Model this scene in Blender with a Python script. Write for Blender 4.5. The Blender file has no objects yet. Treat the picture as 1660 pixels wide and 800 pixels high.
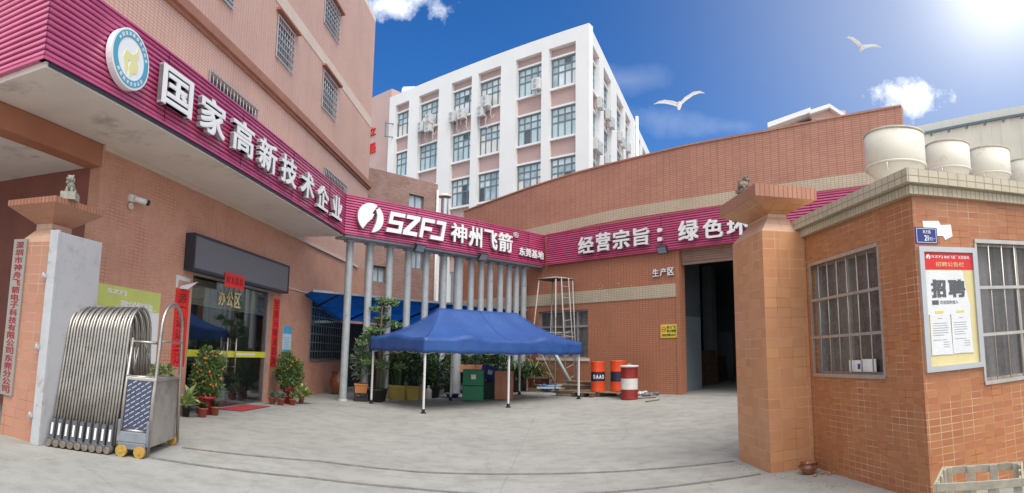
import bpy, bmesh, math, random
from mathutils import Matrix, Vector
random.seed(7)
sc = bpy.context.scene
COL = sc.collection
R = math.radians

# ------------------------------------------------------------------ camera
EYE = 1.5
CF, CP, CV, CR, CU = 985.0, .125, -46.0, .015, 830.0      # stitched phone panorama: pixels per radian, pitch, shift, roll, centre
cam = bpy.data.cameras.new('camera')
cam.type = 'PANO'; cam.panorama_type = 'CENTRAL_CYLINDRICAL'
cam.central_cylindrical_radius = 1
cam.central_cylindrical_range_u_min = -830 / CF; cam.central_cylindrical_range_u_max = 830 / CF
cam.central_cylindrical_range_v_min = (400 - 800 - CV) / CF; cam.central_cylindrical_range_v_max = (400 - CV) / CF
cam.clip_end = 2000; cam.clip_start = .05
camo = bpy.data.objects.new('camera', cam); COL.objects.link(camo)
cp_, sp_, cr_, sr_ = math.cos(CP), math.sin(CP), math.cos(CR), math.sin(CR)
def _rp(x, y, z): return Vector((x, y*cp_ - z*sp_, y*sp_ + z*cp_))
_r, _u, _f = _rp(cr_, 0, sr_), _rp(-sr_, 0, cr_), _rp(0, 1, 0)
camo.matrix_world = Matrix(((_r.x, _u.x, -_f.x, 0), (_r.y, _u.y, -_f.y, 0), (_r.z, _u.z, -_f.z, EYE), (0, 0, 0, 1)))
sc.camera = camo
def ray(px, py):
    u = (px - CU)/CF; v = (400 - py - CV)/CF
    return _r*math.sin(u) + _f*math.cos(u) + _u*v

# ------------------------------------------------------------------ world, sun, exposure
SUN_EL, SUN_AZ = R(58), R(156)          # azimuth clockwise from +Y (the way the camera looks)
sun_dir = Vector((math.sin(SUN_AZ)*math.cos(SUN_EL), math.cos(SUN_AZ)*math.cos(SUN_EL), math.sin(SUN_EL)))
world = bpy.data.worlds.new('World'); sc.world = world; world.use_nodes = True
nt = world.node_tree; nt.nodes.clear()
def wn(t, **k):
    n = nt.nodes.new(t)
    for a, b in k.items(): setattr(n, a, b)
    return n
sky = wn('ShaderNodeTexSky', sky_type='NISHITA'); sky.sun_disc = False
sky.sun_elevation = SUN_EL; sky.sun_rotation = SUN_AZ; sky.air_density = 1.0; sky.dust_density = .6; sky.ozone_density = 3.0
hsv = wn('ShaderNodeHueSaturation'); hsv.inputs['Saturation'].default_value = 1.30; hsv.inputs['Value'].default_value = .95
nt.links.new(sky.outputs[0], hsv.inputs['Color'])
geo = wn('ShaderNodeNewGeometry'); neg = wn('ShaderNodeVectorMath', operation='SCALE'); neg.inputs['Scale'].default_value = -1
nt.links.new(geo.outputs['Incoming'], neg.inputs[0])
DIR = neg.outputs[0]
def wmath(op, a, b=None, c=None, clamp=False):
    n = wn('ShaderNodeMath', operation=op); n.use_clamp = clamp
    for i, v in enumerate((a, b, c)):
        if v is None: continue
        if isinstance(v, (int, float)): n.inputs[i].default_value = v
        else: nt.links.new(v, n.inputs[i])
    return n.outputs[0]
nz = wn('ShaderNodeTexNoise'); nz.inputs['Scale'].default_value = 16; nz.inputs['Detail'].default_value = 9; nz.inputs['Roughness'].default_value = .62
nt.links.new(DIR, nz.inputs['Vector'])
nz2 = wn('ShaderNodeTexNoise'); nz2.inputs['Scale'].default_value = 5; nz2.inputs['Detail'].default_value = 6; nz2.inputs['Roughness'].default_value = .55
nt.links.new(DIR, nz2.inputs['Vector'])
def blob(px, py, hw, hh, noise, gain):
    """cloud: noise thresholded inside an elliptical patch of sky round one direction"""
    d = ray(px, py).normalized(); t = Vector((d.y, -d.x, 0)).normalized(); b = t.cross(d)
    def dot(v):
        n = wn('ShaderNodeVectorMath', operation='DOT_PRODUCT'); nt.links.new(DIR, n.inputs[0]); n.inputs[1].default_value = v; return n.outputs['Value']
    a = wmath('DIVIDE', dot(t), hw); c = wmath('DIVIDE', dot(b), hh)
    rr = wmath('SQRT', wmath('ADD', wmath('MULTIPLY', a, a), wmath('MULTIPLY', c, c)))
    front = wmath('GREATER_THAN', dot(d), 0)
    m = wmath('SUBTRACT', wmath('MULTIPLY_ADD', noise, 2.6, -.75), wmath('MULTIPLY', rr, .85))
    return wmath('MULTIPLY', wmath('MULTIPLY', m, gain, clamp=True), front)
c1 = blob(648, 4, .115, .042, nz.outputs['Fac'], 1.5)
c2 = blob(1478, 166, .125, .062, nz.outputs['Fac'], 1.5)
c3 = blob(1180, 205, .22, .055, nz2.outputs['Fac'], .30)
c4 = blob(1020, 130, .12, .03, nz2.outputs['Fac'], .16)
# sun glow painted into the upper right of the sky
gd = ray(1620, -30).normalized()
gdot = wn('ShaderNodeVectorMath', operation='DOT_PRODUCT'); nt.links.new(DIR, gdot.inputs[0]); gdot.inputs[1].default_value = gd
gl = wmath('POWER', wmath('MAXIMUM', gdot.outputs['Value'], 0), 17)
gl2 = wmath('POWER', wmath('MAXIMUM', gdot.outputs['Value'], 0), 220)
sun_glow = wmath('ADD', wmath('MULTIPLY', gl, .37), wmath('MULTIPLY', gl2, .52), clamp=True)
# added bright cloud cover, unseen overhead and behind the camera, to light the yard softly
sxyz = wn('ShaderNodeSeparateXYZ'); nt.links.new(DIR, sxyz.inputs[0])
bk = wmath('SUBTRACT', wmath('MULTIPLY_ADD', sxyz.outputs['X'], .10, wmath('MULTIPLY', sxyz.outputs['Z'], .8)), sxyz.outputs['Y'])
bk = wmath('MULTIPLY', wmath('ADD', bk, wmath('MULTIPLY_ADD', nz2.outputs['Fac'], .5, -.30)), 2.2, clamp=True)
bk = wmath('MULTIPLY', bk, .88)
fac = c1
for c_ in (c2, c3, c4, sun_glow, bk): fac = wmath('MAXIMUM', fac, c_)
mixc = wn('ShaderNodeMixRGB'); mixc.inputs['Color2'].default_value = (9.6, 10.0, 10.6, 1)
tintn = wn('ShaderNodeMixRGB', blend_type='MULTIPLY'); tintn.inputs['Fac'].default_value = 1; tintn.inputs['Color2'].default_value = (.62, .87, 1.13, 1)
nt.links.new(hsv.outputs[0], tintn.inputs['Color1'])
nt.links.new(fac, mixc.inputs['Fac']); nt.links.new(tintn.outputs[0], mixc.inputs['Color1'])
bg = wn('ShaderNodeBackground'); bg.inputs['Strength'].default_value = .10
out = wn('ShaderNodeOutputWorld')
nt.links.new(mixc.outputs[0], bg.inputs['Color']); nt.links.new(bg.outputs[0], out.inputs['Surface'])
sun = bpy.data.lights.new('sun', 'SUN'); sun.energy = 2.2; sun.angle = R(40); sun.color = (1, .95, .88)
suno = bpy.data.objects.new('sun', sun); COL.objects.link(suno)
suno.rotation_euler = sun_dir.to_track_quat('Z', 'Y').to_euler(); suno.location = (6, -10, 30)
sc.view_settings.view_transform = 'Standard'; sc.view_settings.look = 'None'
sc.view_settings.exposure = .50; sc.view_settings.gamma = 1
sc.cycles.max_bounces = 8; sc.cycles.use_denoising = True
sc.cycles.transparent_max_bounces = 12

# ------------------------------------------------------------------ materials
def newmat(name):
    m = bpy.data.materials.new(name); m.use_nodes = True
    return m, m.node_tree, m.node_tree.nodes['Principled BSDF']
def lk(t, a, b): t.links.new(a, b)
def noise_node(t, scale, detail=4, rough=.55, vec=None):
    n = t.nodes.new('ShaderNodeTexNoise'); n.inputs['Scale'].default_value = scale; n.inputs['Detail'].default_value = detail; n.inputs['Roughness'].default_value = rough
    if vec is None:
        g = t.nodes.new('ShaderNodeNewGeometry'); vec = g.outputs['Position']
    lk(t, vec, n.inputs['Vector']); return n
def ramp(t, src, stops):
    r = t.nodes.new('ShaderNodeValToRGB'); lk(t, src, r.inputs['Fac'])
    while len(r.color_ramp.elements) < len(stops): r.color_ramp.elements.new(.5)
    for e, (p, c) in zip(r.color_ramp.elements, stops): e.position = p; e.color = c if len(c) == 4 else (*c, 1)
    return r.outputs['Color']
def mixrgb(t, fac, a, b, mode='MIX'):
    n = t.nodes.new('ShaderNodeMixRGB'); n.blend_type = mode
    for i, v in ((0, fac), (1, a), (2, b)):
        if isinstance(v, (int, float)): n.inputs[i].default_value = v
        elif isinstance(v, tuple): n.inputs[i].default_value = (*v[:3], 1)
        else: lk(t, v, n.inputs[i])
    return n.outputs['Color']
def bumpn(t, h, strength, dist=.01):
    b = t.nodes.new('ShaderNodeBump'); b.inputs['Strength'].default_value = strength; b.inputs['Distance'].default_value = dist
    lk(t, h, b.inputs['Height']); return b.outputs['Normal']
def plain(name, col, rough=.6, metal=0, var=.12, scale=3, bump=0, spec=.5, coat=0, wear=None, wear_amt=.5, wear_scale=9, emit=0):
    m, t, b = newmat(name)
    n = noise_node(t, scale, 6, .6)
    lo = tuple(max(0, c*(1 - var)) for c in col); hi = tuple(min(1, c*(1 + var)) for c in col)
    c = ramp(t, n.outputs['Fac'], [(.3, lo), (.7, hi)])
    if wear:
        w = noise_node(t, wear_scale, 8, .7)
        f = ramp(t, w.outputs['Fac'], [(.60 - .12*wear_amt, (0, 0, 0)), (.74 - .1*wear_amt, (1, 1, 1))])
        c = mixrgb(t, f, c, wear)
    lk(t, c, b.inputs['Base Color'])
    rr = ramp(t, n.outputs['Fac'], [(.2, (max(0, rough - .08),)*3), (.8, (min(1, rough + .1),)*3)])
    lk(t, rr, b.inputs['Roughness'])
    b.inputs['Metallic'].default_value = metal; b.inputs['Specular IOR Level'].default_value = spec
    b.inputs['Coat Weight'].default_value = coat
    if bump:
        bn = noise_node(t, 60, 6, .65); lk(t, bumpn(t, bn.outputs['Fac'], bump, .01), b.inputs['Normal'])
    if emit:
        b.inputs['Emission Color'].default_value = (*col, 1); b.inputs['Emission Strength'].default_value = emit
    return m
def tile(name, c1, c2, mortar, w, h, ms=.0035, offset=0.0, stain=.25, stain_col=(.12, .08, .06), streak=.35, rough=.45, bump=.25, patch=.15, patch_col=None):
    m, t, b = newmat(name)
    uv = t.nodes.new('ShaderNodeUVMap')
    br = t.nodes.new('ShaderNodeTexBrick'); br.offset = offset; br.squash = 1
    lk(t, uv.outputs['UV'], br.inputs['Vector'])
    br.inputs['Scale'].default_value = 1; br.inputs['Brick Width'].default_value = w; br.inputs['Row Height'].default_value = h
    br.inputs['Mortar Size'].default_value = ms; br.inputs['Mortar Smooth'].default_value = .15; br.inputs['Bias'].default_value = 0
    br.inputs['Color1'].default_value = (*c1, 1); br.inputs['Color2'].default_value = (*c2, 1)
    mn = noise_node(t, 2.2, 6, .6)       # mortar is light where clean, dirty elsewhere
    mc = ramp(t, mn.outputs['Fac'], [(.38, tuple(x*.45 for x in c1)), (.62, mortar)])
    lk(t, mc, br.inputs['Mortar'])
    n1 = noise_node(t, 1.1, 7, .65)
    f1 = ramp(t, n1.outputs['Fac'], [(.42, (1, 1, 1)), (.75, (1 - stain,)*3)])
    c = mixrgb(t, 1.0, br.outputs['Color'], f1, 'MULTIPLY')
    # streaks: noise stretched along z
    g = t.nodes.new('ShaderNodeNewGeometry'); mp = t.nodes.new('ShaderNodeMapping'); mp.inputs['Scale'].default_value = (5, 5, .22)
    lk(t, g.outputs['Position'], mp.inputs['Vector'])
    n2 = noise_node(t, 1.5, 6, .65, mp.outputs['Vector'])
    f2 = ramp(t, n2.outputs['Fac'], [(.56, (0, 0, 0)), (.78, (streak,)*3)])
    c = mixrgb(t, f2, c, stain_col)
    if patch_col:
        n3 = noise_node(t, .7, 8, .72); f3 = ramp(t, n3.outputs['Fac'], [(.52, (0, 0, 0)), (.70, (patch,)*3)])
        c = mixrgb(t, f3, c, patch_col)
    lk(t, c, b.inputs['Base Color']); b.inputs['Roughness'].default_value = rough
    lk(t, bumpn(t, br.outputs['Fac'], -bump, .004), b.inputs['Normal'])
    return m
def glass(name, tint=(.75, .8, .82), refl=.10, rough=.02):
    m, t, b = newmat(name); t.nodes.remove(b)
    tr = t.nodes.new('ShaderNodeBsdfTransparent'); tr.inputs[0].default_value = (*tint, 1)
    gl_ = t.nodes.new('ShaderNodeBsdfGlossy'); gl_.inputs['Roughness'].default_value = rough; gl_.inputs['Color'].default_value = (.95, .97, 1, 1)
    lw = t.nodes.new('ShaderNodeLayerWeight'); lw.inputs['Blend'].default_value = .25
    mr = t.nodes.new('ShaderNodeMapRange'); mr.inputs['To Min'].default_value = refl; mr.inputs['To Max'].default_value = .45
    lk(t, lw.outputs['Facing'], mr.inputs['Value'])
    mx = t.nodes.new('ShaderNodeMixShader'); lk(t, mr.outputs['Result'], mx.inputs[0]); lk(t, tr.outputs[0], mx.inputs[1]); lk(t, gl_.outputs[0], mx.inputs[2])
    lk(t, mx.outputs[0], t.nodes['Material Output'].inputs['Surface'])
    return m
def leafmat(name, a, b_, rough=.45):
    m, t, b = newmat(name)
    n = noise_node(t, 14, 3, .6); n2 = t.nodes.new('ShaderNodeNewGeometry')
    c = mixrgb(t, n2.outputs['Random Per Island'], a, b_)
    c = mixrgb(t, .25, c, ramp(t, n.outputs['Fac'], [(.3, a), (.7, b_)]))
    lk(t, c, b.inputs['Base Color']); b.inputs['Roughness'].default_value = rough
    return m

M = {}
M['tile_R'] = tile('terracotta_small_tile', (.50, .215, .122), (.455, .19, .106), (.36, .16, .10), .12, .06, .0065, 0, .22, (.24, .10, .06), .42, .5)
M['tile_RU'] = tile('pinkish_brick_tile', (.56, .275, .195), (.50, .24, .165), (.33, .15, .10), .24, .06, .0075, 0, .22, (.27, .12, .08), .55, .55)
M['tile_L'] = tile('salmon_tile', (.63, .315, .215), (.58, .285, .19), (.66, .42, .31), .12, .06, .0045, 0, .15, (.22, .10, .07), .25, .5)
M['tile_U'] = tile('pink_upper_tile', (.68, .44, .345), (.65, .41, .325), (.45, .24, .17), .12, .06, .006, 0, .16, (.36, .20, .15), .45, .55)
M['tile_G'] = tile('orange_glazed_tile', (.45, .185, .072), (.395, .138, .058), (.60, .40, .26), .13, .068, .004, 0, .20, (.30, .12, .07), .22, .38, .4)
M['tile_P'] = tile('pillar_tile', (.60, .295, .14), (.53, .24, .112), (.68, .46, .30), .19, .125, .004, 0, .20, (.33, .15, .085), .4, .42, .4, .35, (.46, .23, .14))
M['tile_PL'] = tile('faded_pillar_tile', (.50, .24, .155), (.47, .22, .14), (.62, .46, .36), .19, .125, .004, 0, .18, (.42, .26, .19), .4, .5, .3)
M['neck'] = tile('faded_neck_tile', (.60, .38, .27), (.57, .355, .25), (.60, .42, .32), .16, .11, .003, 0, .18, (.4, .25, .18), .3, .55, .2)
M['soldier'] = tile('cap_soldier_tile', (.46, .21, .125), (.41, .175, .10), (.27, .13, .09), .065, .24, .008, 0, .25, (.25, .13, .09), .35, .45, .4)
M['cream_grid'] = tile('cream_coping_tile', (.56, .49, .36), (.50, .43, .31), (.33, .26, .18), .115, .075, .006, .0, .22, (.30, .24, .17), .4, .45, .5)
M['cream_soldier'] = tile('cream_soldier_tile', (.56, .48, .35), (.49, .42, .29), (.33, .26, .18), .058, .30, .006, 0, .22, (.30, .24, .17), .4, .45, .5)
M['belt'] = tile('cream_belt_tile', (.60, .52, .38), (.55, .47, .34), (.36, .28, .19), .11, .055, .006, 0, .2, (.35, .27, .2), .3, .5)
M['brownbrick'] = tile('brown_brick', (.34, .205, .165), (.26, .15, .12), (.36, .27, .23), .24, .075, .010, .5, .15, (.2, .13, .1), .2, .7)
M['pink'] = plain('pink_roughcast', (.47, .325, .30), .85, var=.14, scale=22, bump=.5)
M['pinkwall'] = plain('pink_render', (.50, .345, .315), .85, var=.06, scale=.8, bump=.2)
M['whitewall'] = plain('white_painted_render', (.74, .73, .715), .75, var=.035, scale=.5, bump=.1)
M['whitetrim'] = plain('white_sill', (.76, .75, .735), .7, var=.04)
M['redwall'] = plain('dark_red_wall', (.24, .085, .065), .8, var=.18, scale=1.3, bump=.15)
M['soffit'] = plain('grey_soffit', (.75, .67, .615), .85, var=.07, scale=1.1, bump=.1, wear=(.50, .43, .38), wear_amt=.35, wear_scale=1.2)
M['beam'] = plain('orange_beam', (.40, .16, .09), .7, var=.1, scale=2)
M['moulding'] = plain('brown_moulding', (.33, .15, .10), .7, var=.15, scale=3)
M['band'] = plain('pale_band', (.64, .52, .43), .7, var=.07)
def magenta():
    m, t, b = newmat('magenta_cladding')
    n = noise_node(t, 2.5, 6, .6); c = ramp(t, n.outputs['Fac'], [(.3, (.48, .058, .165)), (.7, (.57, .085, .21))])
    lk(t, c, b.inputs['Base Color']); b.inputs['Metallic'].default_value = .08; b.inputs['Roughness'].default_value = .36; b.inputs['Coat Weight'].default_value = .6; b.inputs['Coat Roughness'].default_value = .2
    return m
M['magenta'] = magenta()
M['groove'] = plain('cladding_groove', (.10, .004, .03), .7, var=.1)
M['letter'] = plain('white_acrylic_letter', (.86, .86, .86), .4, var=.02)
M['lside'] = plain('grey_letter_return', (.45, .43, .44), .5, metal=.3, var=.08)
M['white'] = plain('white_paint', (.80, .80, .78), .5, var=.04)
M['pole'] = plain('galvanised_pole', (.40, .435, .45), .55, metal=.15, var=.1, scale=4, wear=(.27, .25, .23), wear_amt=.25, wear_scale=7)
M['steel'] = plain('stainless_steel', (.44, .41, .37), .40, metal=.95, var=.12, scale=6, wear=(.30, .25, .19), wear_amt=.35, wear_scale=11)
M['steelpanel'] = plain('dull_steel_panel', (.47, .45, .42), .42, metal=.75, var=.15, scale=3, wear=(.34, .31, .27), wear_amt=.6, wear_scale=5)
M['barsteel'] = plain('window_bar_steel', (.52, .48, .43), .4, metal=.7, var=.1, scale=8)
M['greybox'] = plain('worn_pale_grey_sheet', (.47, .465, .475), .45, var=.05, scale=1.4, wear=(.36, .35, .325), wear_amt=.5, wear_scale=2.2)
M['greyedge'] = plain('chipped_grey_edge', (.47, .48, .49), .5, var=.08, scale=5, wear=(.36, .25, .17), wear_amt=.35, wear_scale=9)
M['darkplastic'] = plain('grey_plastic', (.10, .105, .115), .5, var=.15, scale=8)
M['midplastic'] = plain('slate_plastic', (.17, .185, .21), .5, var=.12, scale=8)
M['yellow_wheel'] = plain('yellow_wheel', (.44, .26, .045), .55, var=.2, scale=20)
M['black'] = plain('black_plastic', (.02, .02, .022), .5, var=.2)
M['led'] = plain('dark_led_screen', (.15, .15, .17), .6, var=.12, scale=30, bump=.2)
M['ledframe'] = plain('dark_frame', (.03, .035, .05), .45, var=.15)
M['red'] = plain('red_paper', (.72, .025, .022), .65, var=.12, scale=5, bump=.1)
M['redmat'] = plain('red_door_mat', (.42, .045, .05), .95, var=.2, scale=40, bump=.8)
M['ink'] = plain('black_ink', (.02, .012, .012), .7, var=.2)
M['gold'] = plain('gold_lettering', (.70, .56, .30), .5, var=.08)
M['redink'] = plain('dark_red_lettering', (.32, .02, .035), .55, var=.1)
M['plaque'] = plain('brushed_plaque', (.36, .335, .29), .42, metal=.4, var=.08, scale=2)
M['lime'] = plain('lime_banner', (.55, .60, .16), .6, var=.06)
M['paperwhite'] = plain('white_board', (.78, .78, .77), .6, var=.03)
M['limestripe'] = plain('yellow_green_film', (.66, .66, .05), .5, var=.05)
M['bluepaper'] = plain('blue_notice', (.08, .38, .62), .6, var=.1)
M['palebluepaper'] = plain('pale_blue_notice', (.50, .66, .72), .6, var=.06)
M['yellowsign'] = plain('yellow_sign', (.72, .60, .08), .5, var=.05)
M['navy'] = plain('blue_enamel', (.025, .035, .20), .35, var=.08)
M['boardred'] = plain('board_red', (.62, .02, .02), .4, var=.05)
M['boardyellow'] = plain('faded_yellow_backing', (.66, .56, .28), .6, var=.1)
M['paper'] = plain('crumpled_paper', (.70, .70, .70), .7, var=.05, scale=6, bump=.5)
M['greyink'] = plain('grey_print', (.10, .10, .11), .7, var=.1)
M['fineprint'] = plain('fine_print', (.36, .36, .37), .7, var=.1)
M['alu'] = plain('aluminium_frame', (.50, .51, .52), .4, metal=.5, var=.06)
M['frame_dark'] = plain('blue_grey_window_frame', (.14, .19, .21), .5, var=.1)
M['pane_blue'] = plain('bluish_pane', (.34, .42, .46), .10, var=.35, scale=1.1, spec=.8, coat=.6)
M['pane_curtain'] = plain('curtained_pane', (.62, .66, .68), .15, var=.12, scale=1.6, spec=.7, coat=.5)
M['pane_teal'] = plain('teal_curtain_pane', (.42, .54, .57), .15, var=.12, scale=1.6, spec=.7, coat=.5)
M['pane_cream'] = plain('cream_curtain_pane', (.66, .65, .60), .15, var=.1, scale=1.6, spec=.7, coat=.5)
M['pane_pale'] = plain('pale_blue_pane', (.55, .62, .66), .08, var=.2, scale=1.2, spec=.8, coat=.6)  # pale blue tint for panes picked at random
M['pane_dark'] = plain('dark_pane', (.045, .05, .055), .12, var=.4, scale=1.5, spec=.7, coat=.4)
M['pane_grey'] = plain('dusty_grey_pane', (.13, .12, .115), .35, var=.3, scale=2.5, spec=.35, coat=.05)
def dusty(name, c0, c1):
    m, t, b = newmat(name); g = t.nodes.new('ShaderNodeNewGeometry'); mp = t.nodes.new('ShaderNodeMapping'); mp.inputs['Scale'].default_value = (6, 6, .5); lk(t, g.outputs['Position'], mp.inputs['Vector'])
    n = noise_node(t, 1.3, 4, .55, mp.outputs['Vector']); n2 = noise_node(t, 9, 7, .7); c = ramp(t, n.outputs['Fac'], [(.30, c0), (.72, c1)])
    f = ramp(t, n2.outputs['Fac'], [(.45, (0, 0, 0)), (.8, (.35,)*3)]); c = mixrgb(t, f, c, (.30, .28, .26)); lk(t, c, b.inputs['Base Color'])
    lk(t, ramp(t, n2.outputs['Fac'], [(.3, (.12,)*3), (.75, (.5,)*3)]), b.inputs['Roughness']); b.inputs['Specular IOR Level'].default_value = .5; return m
M['pane_grey'] = dusty('dusty_grey_pane', (.075, .07, .068), (.20, .19, .185)); M['pane_brown'] = dusty('dusty_brown_pane', (.06, .05, .047), (.17, .14, .125))
M['glass'] = glass('door_glass', (.66, .70, .70), .035)
M['office'] = plain('office_wall_paint', (.50, .53, .53), .8, var=.05)
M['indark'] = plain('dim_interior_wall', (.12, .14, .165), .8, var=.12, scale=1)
M['inwhite'] = plain('lit_interior_tone', (.24, .285, .32), .8, var=.1, scale=1)
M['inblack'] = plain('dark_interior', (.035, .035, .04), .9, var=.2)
M['blind'] = plain('pale_blind', (.74, .76, .62), .6, var=.06)
M['inlight'] = plain('glowing_far_window', (.75, .85, .95), .5, var=.02, emit=1.0)  # panes emit, standing in for daylight behind them
M['shutter'] = plain('brown_roller_shutter', (.30, .20, .15), .55, metal=.2, var=.15, scale=6)
M['canopy'] = plain('blue_canopy_cloth', (.018, .062, .30), .45, var=.10, scale=1.2, bump=.15, spec=.35)
def cloth():
    m, t, b = newmat('blue_canopy_cloth_creased')
    n = noise_node(t, 1.1, 6, .6); c = ramp(t, n.outputs['Fac'], [(.3, (.017, .066, .25)), (.7, (.027, .094, .305))])
    d = noise_node(t, 3.5, 8, .75); f = ramp(t, d.outputs['Fac'], [(.52, (0, 0, 0)), (.80, (.22,)*3)]); c = mixrgb(t, f, c, (.20, .24, .36))
    lk(t, c, b.inputs['Base Color']); b.inputs['Roughness'].default_value = .45
    g = t.nodes.new('ShaderNodeNewGeometry'); mp = t.nodes.new('ShaderNodeMapping'); mp.inputs['Rotation'].default_value = (0, 0, -.72); mp.inputs['Scale'].default_value = (1.2, 3.5, 2); lk(t, g.outputs['Position'], mp.inputs['Vector'])
    n2 = noise_node(t, 2.2, 5, .6, mp.outputs['Vector']); n3 = noise_node(t, 7, 4, .6)
    mx = mixrgb(t, .3, n2.outputs['Color'], n3.outputs['Color']); lk(t, bumpn(t, mx, .35, .06), b.inputs['Normal'])
    return m
M['canopy'] = cloth()
M['tentleg'] = plain('white_tent_leg', (.74, .74, .74), .4, metal=.1, var=.04)
M['truss'] = plain('tent_truss', (.62, .62, .60), .45, metal=.3, var=.05)
def transl(name, col):
    m, t, b = newmat(name); b.inputs['Base Color'].default_value = (*col, 1); b.inputs['Roughness'].default_value = .5
    n = noise_node(t, 2, 5, .6); c = ramp(t, n.outputs['Fac'], [(.3, tuple(x*.8 for x in col)), (.7, tuple(x*1.15 for x in col))]); lk(t, c, b.inputs['Base Color'])
    tl = t.nodes.new('ShaderNodeBsdfTranslucent'); lk(t, c, tl.inputs['Color']); mx = t.nodes.new('ShaderNodeMixShader'); mx.inputs[0].default_value = .7
    lk(t, b.outputs[0], mx.inputs[1]); lk(t, tl.outputs[0], mx.inputs[2]); lk(t, mx.outputs[0], t.nodes['Material Output'].inputs['Surface']); return m
M['awning'] = transl('blue_shelter_sheet', (.06, .26, .58))
M['drum_orange'] = plain('orange_drum', (.70, .07, .012), .38, var=.08, scale=3, coat=.2)
M['drum_red'] = plain('dark_red_drum', (.25, .022, .018), .42, var=.12, scale=4, wear=(.30, .11, .07), wear_amt=.2)
M['drum_navy'] = plain('navy_drum_band', (.018, .02, .045), .45, var=.1)
M['drum_white'] = plain('white_drum_band', (.62, .60, .56), .5, var=.08, scale=5)
M['wood'] = plain('weathered_wood', (.27, .21, .15), .85, var=.3, scale=7, bump=.5)
M['wood_dark'] = plain('dark_wood', (.12, .075, .05), .85, var=.3, scale=7, bump=.4)
M['wood_crate'] = plain('grey_crate_wood', (.40, .36, .28), .85, var=.22, scale=9, bump=.5)
M['green_crate'] = plain('green_plastic_crate', (.015, .22, .105), .5, var=.12, scale=5)
M['dgreen'] = plain('dark_green_crate', (.01, .06, .035), .55, var=.15)
M['bluecrate'] = plain('blue_crate', (.02, .06, .30), .5, var=.12)
M['brownbox'] = plain('brown_box', (.40, .17, .10), .7, var=.1, scale=3)
M['mustard'] = plain('mustard_planter', (.40, .30, .075), .7, var=.15, scale=4)
M['terracotta'] = plain('terracotta_pot', (.42, .105, .06), .6, var=.1, scale=6)
M['redpot'] = plain('red_pot', (.38, .025, .03), .4, var=.1)
M['blackpot'] = plain('black_pot', (.03, .035, .03), .6, var=.2)
M['orangepot'] = plain('orange_planter', (.50, .20, .06), .6, var=.12)
M['whitepot'] = plain('grubby_white_pot', (.52, .52, .47), .6, var=.1)
M['glaze'] = plain('brown_glazed_bowl', (.22, .075, .03), .22, var=.35, scale=14, coat=.5)
M['soil'] = plain('soil', (.06, .045, .03), .95, var=.3, scale=20, bump=.6)
M['bark'] = plain('bark', (.14, .10, .065), .9, var=.3, scale=14, bump=.5)
M['leaf_mid'] = leafmat('leaf_mid', (.05, .10, .026), (.17, .25, .075))
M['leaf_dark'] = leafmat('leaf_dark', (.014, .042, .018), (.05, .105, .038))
M['leaf_light'] = leafmat('leaf_light', (.14, .24, .05), (.42, .48, .17))
M['leaf_pine'] = leafmat('leaf_conifer', (.07, .15, .055), (.20, .30, .11))
M['leaf_strap'] = leafmat('leaf_strap', (.07, .12, .04), (.28, .34, .14))
M['leaf_grey'] = leafmat('leaf_grey', (.06, .09, .06), (.17, .22, .14))
M['fruit'] = plain('kumquat_peel', (.58, .18, .03), .4, var=.15, scale=30)
M['stone'] = plain('carved_stone', (.38, .36, .30), .85, var=.3, scale=18, bump=.7)
M['stone_dark'] = plain('dark_carved_stone', (.20, .165, .13), .85, var=.35, scale=20, bump=.7)
M['tank'] = plain('cream_painted_tank', (.66, .63, .53), .55, var=.05, scale=1.5, wear=(.52, .47, .37), wear_amt=.3, wear_scale=4)
M['tankrim'] = plain('rusty_tank_rim', (.44, .39, .31), .6, var=.2, scale=6)
M['clad'] = plain('pale_metal_cladding', (.74, .71, .58), .55, var=.05, scale=1.2)
M['flashing'] = plain('roof_flashing', (.72, .71, .60), .5, var=.05)
M['ac'] = plain('air_conditioner_white', (.58, .58, .565), .5, var=.05)
M['acgrille'] = plain('air_conditioner_grille', (.36, .37, .375), .6, var=.1)
M['scaf'] = plain('rusty_white_tube', (.42, .40, .38), .55, metal=.1, var=.1, scale=6, wear=(.30, .13, .08), wear_amt=.5, wear_scale=6)
M['scafblue'] = plain('pale_green_frame', (.38, .48, .48), .5, var=.1)
M['scafdark'] = plain('dark_platform', (.07, .05, .05), .8, var=.2)
M['bluebag'] = plain('blue_plastic_bag', (.03, .16, .50), .4, var=.2, scale=10)
M['rust'] = plain('rail_rust', (.225, .21, .19), .7, metal=.3, var=.25, scale=9)
M['gull'] = plain('gull_white', (.93, .93, .93), .6, var=.02)
M['emblem_blue'] = plain('emblem_blue', (.09, .36, .50), .45, var=.04)
M['emblem_yellow'] = plain('emblem_yellow', (.80, .76, .36), .5, var=.04)
M['lampglass'] = plain('floodlight_glass', (.30, .34, .38), .15, var=.1, spec=.8)
M['chrome'] = plain('bright_duct', (.62, .64, .66), .28, metal=.9, var=.1)
M['villa'] = plain('villa_pink', (.58, .37, .30), .8, var=.06)
M['raggy'] = plain('grey_rag', (.20, .20, .21), .9, var=.4, scale=14, bump=.6)

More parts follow.
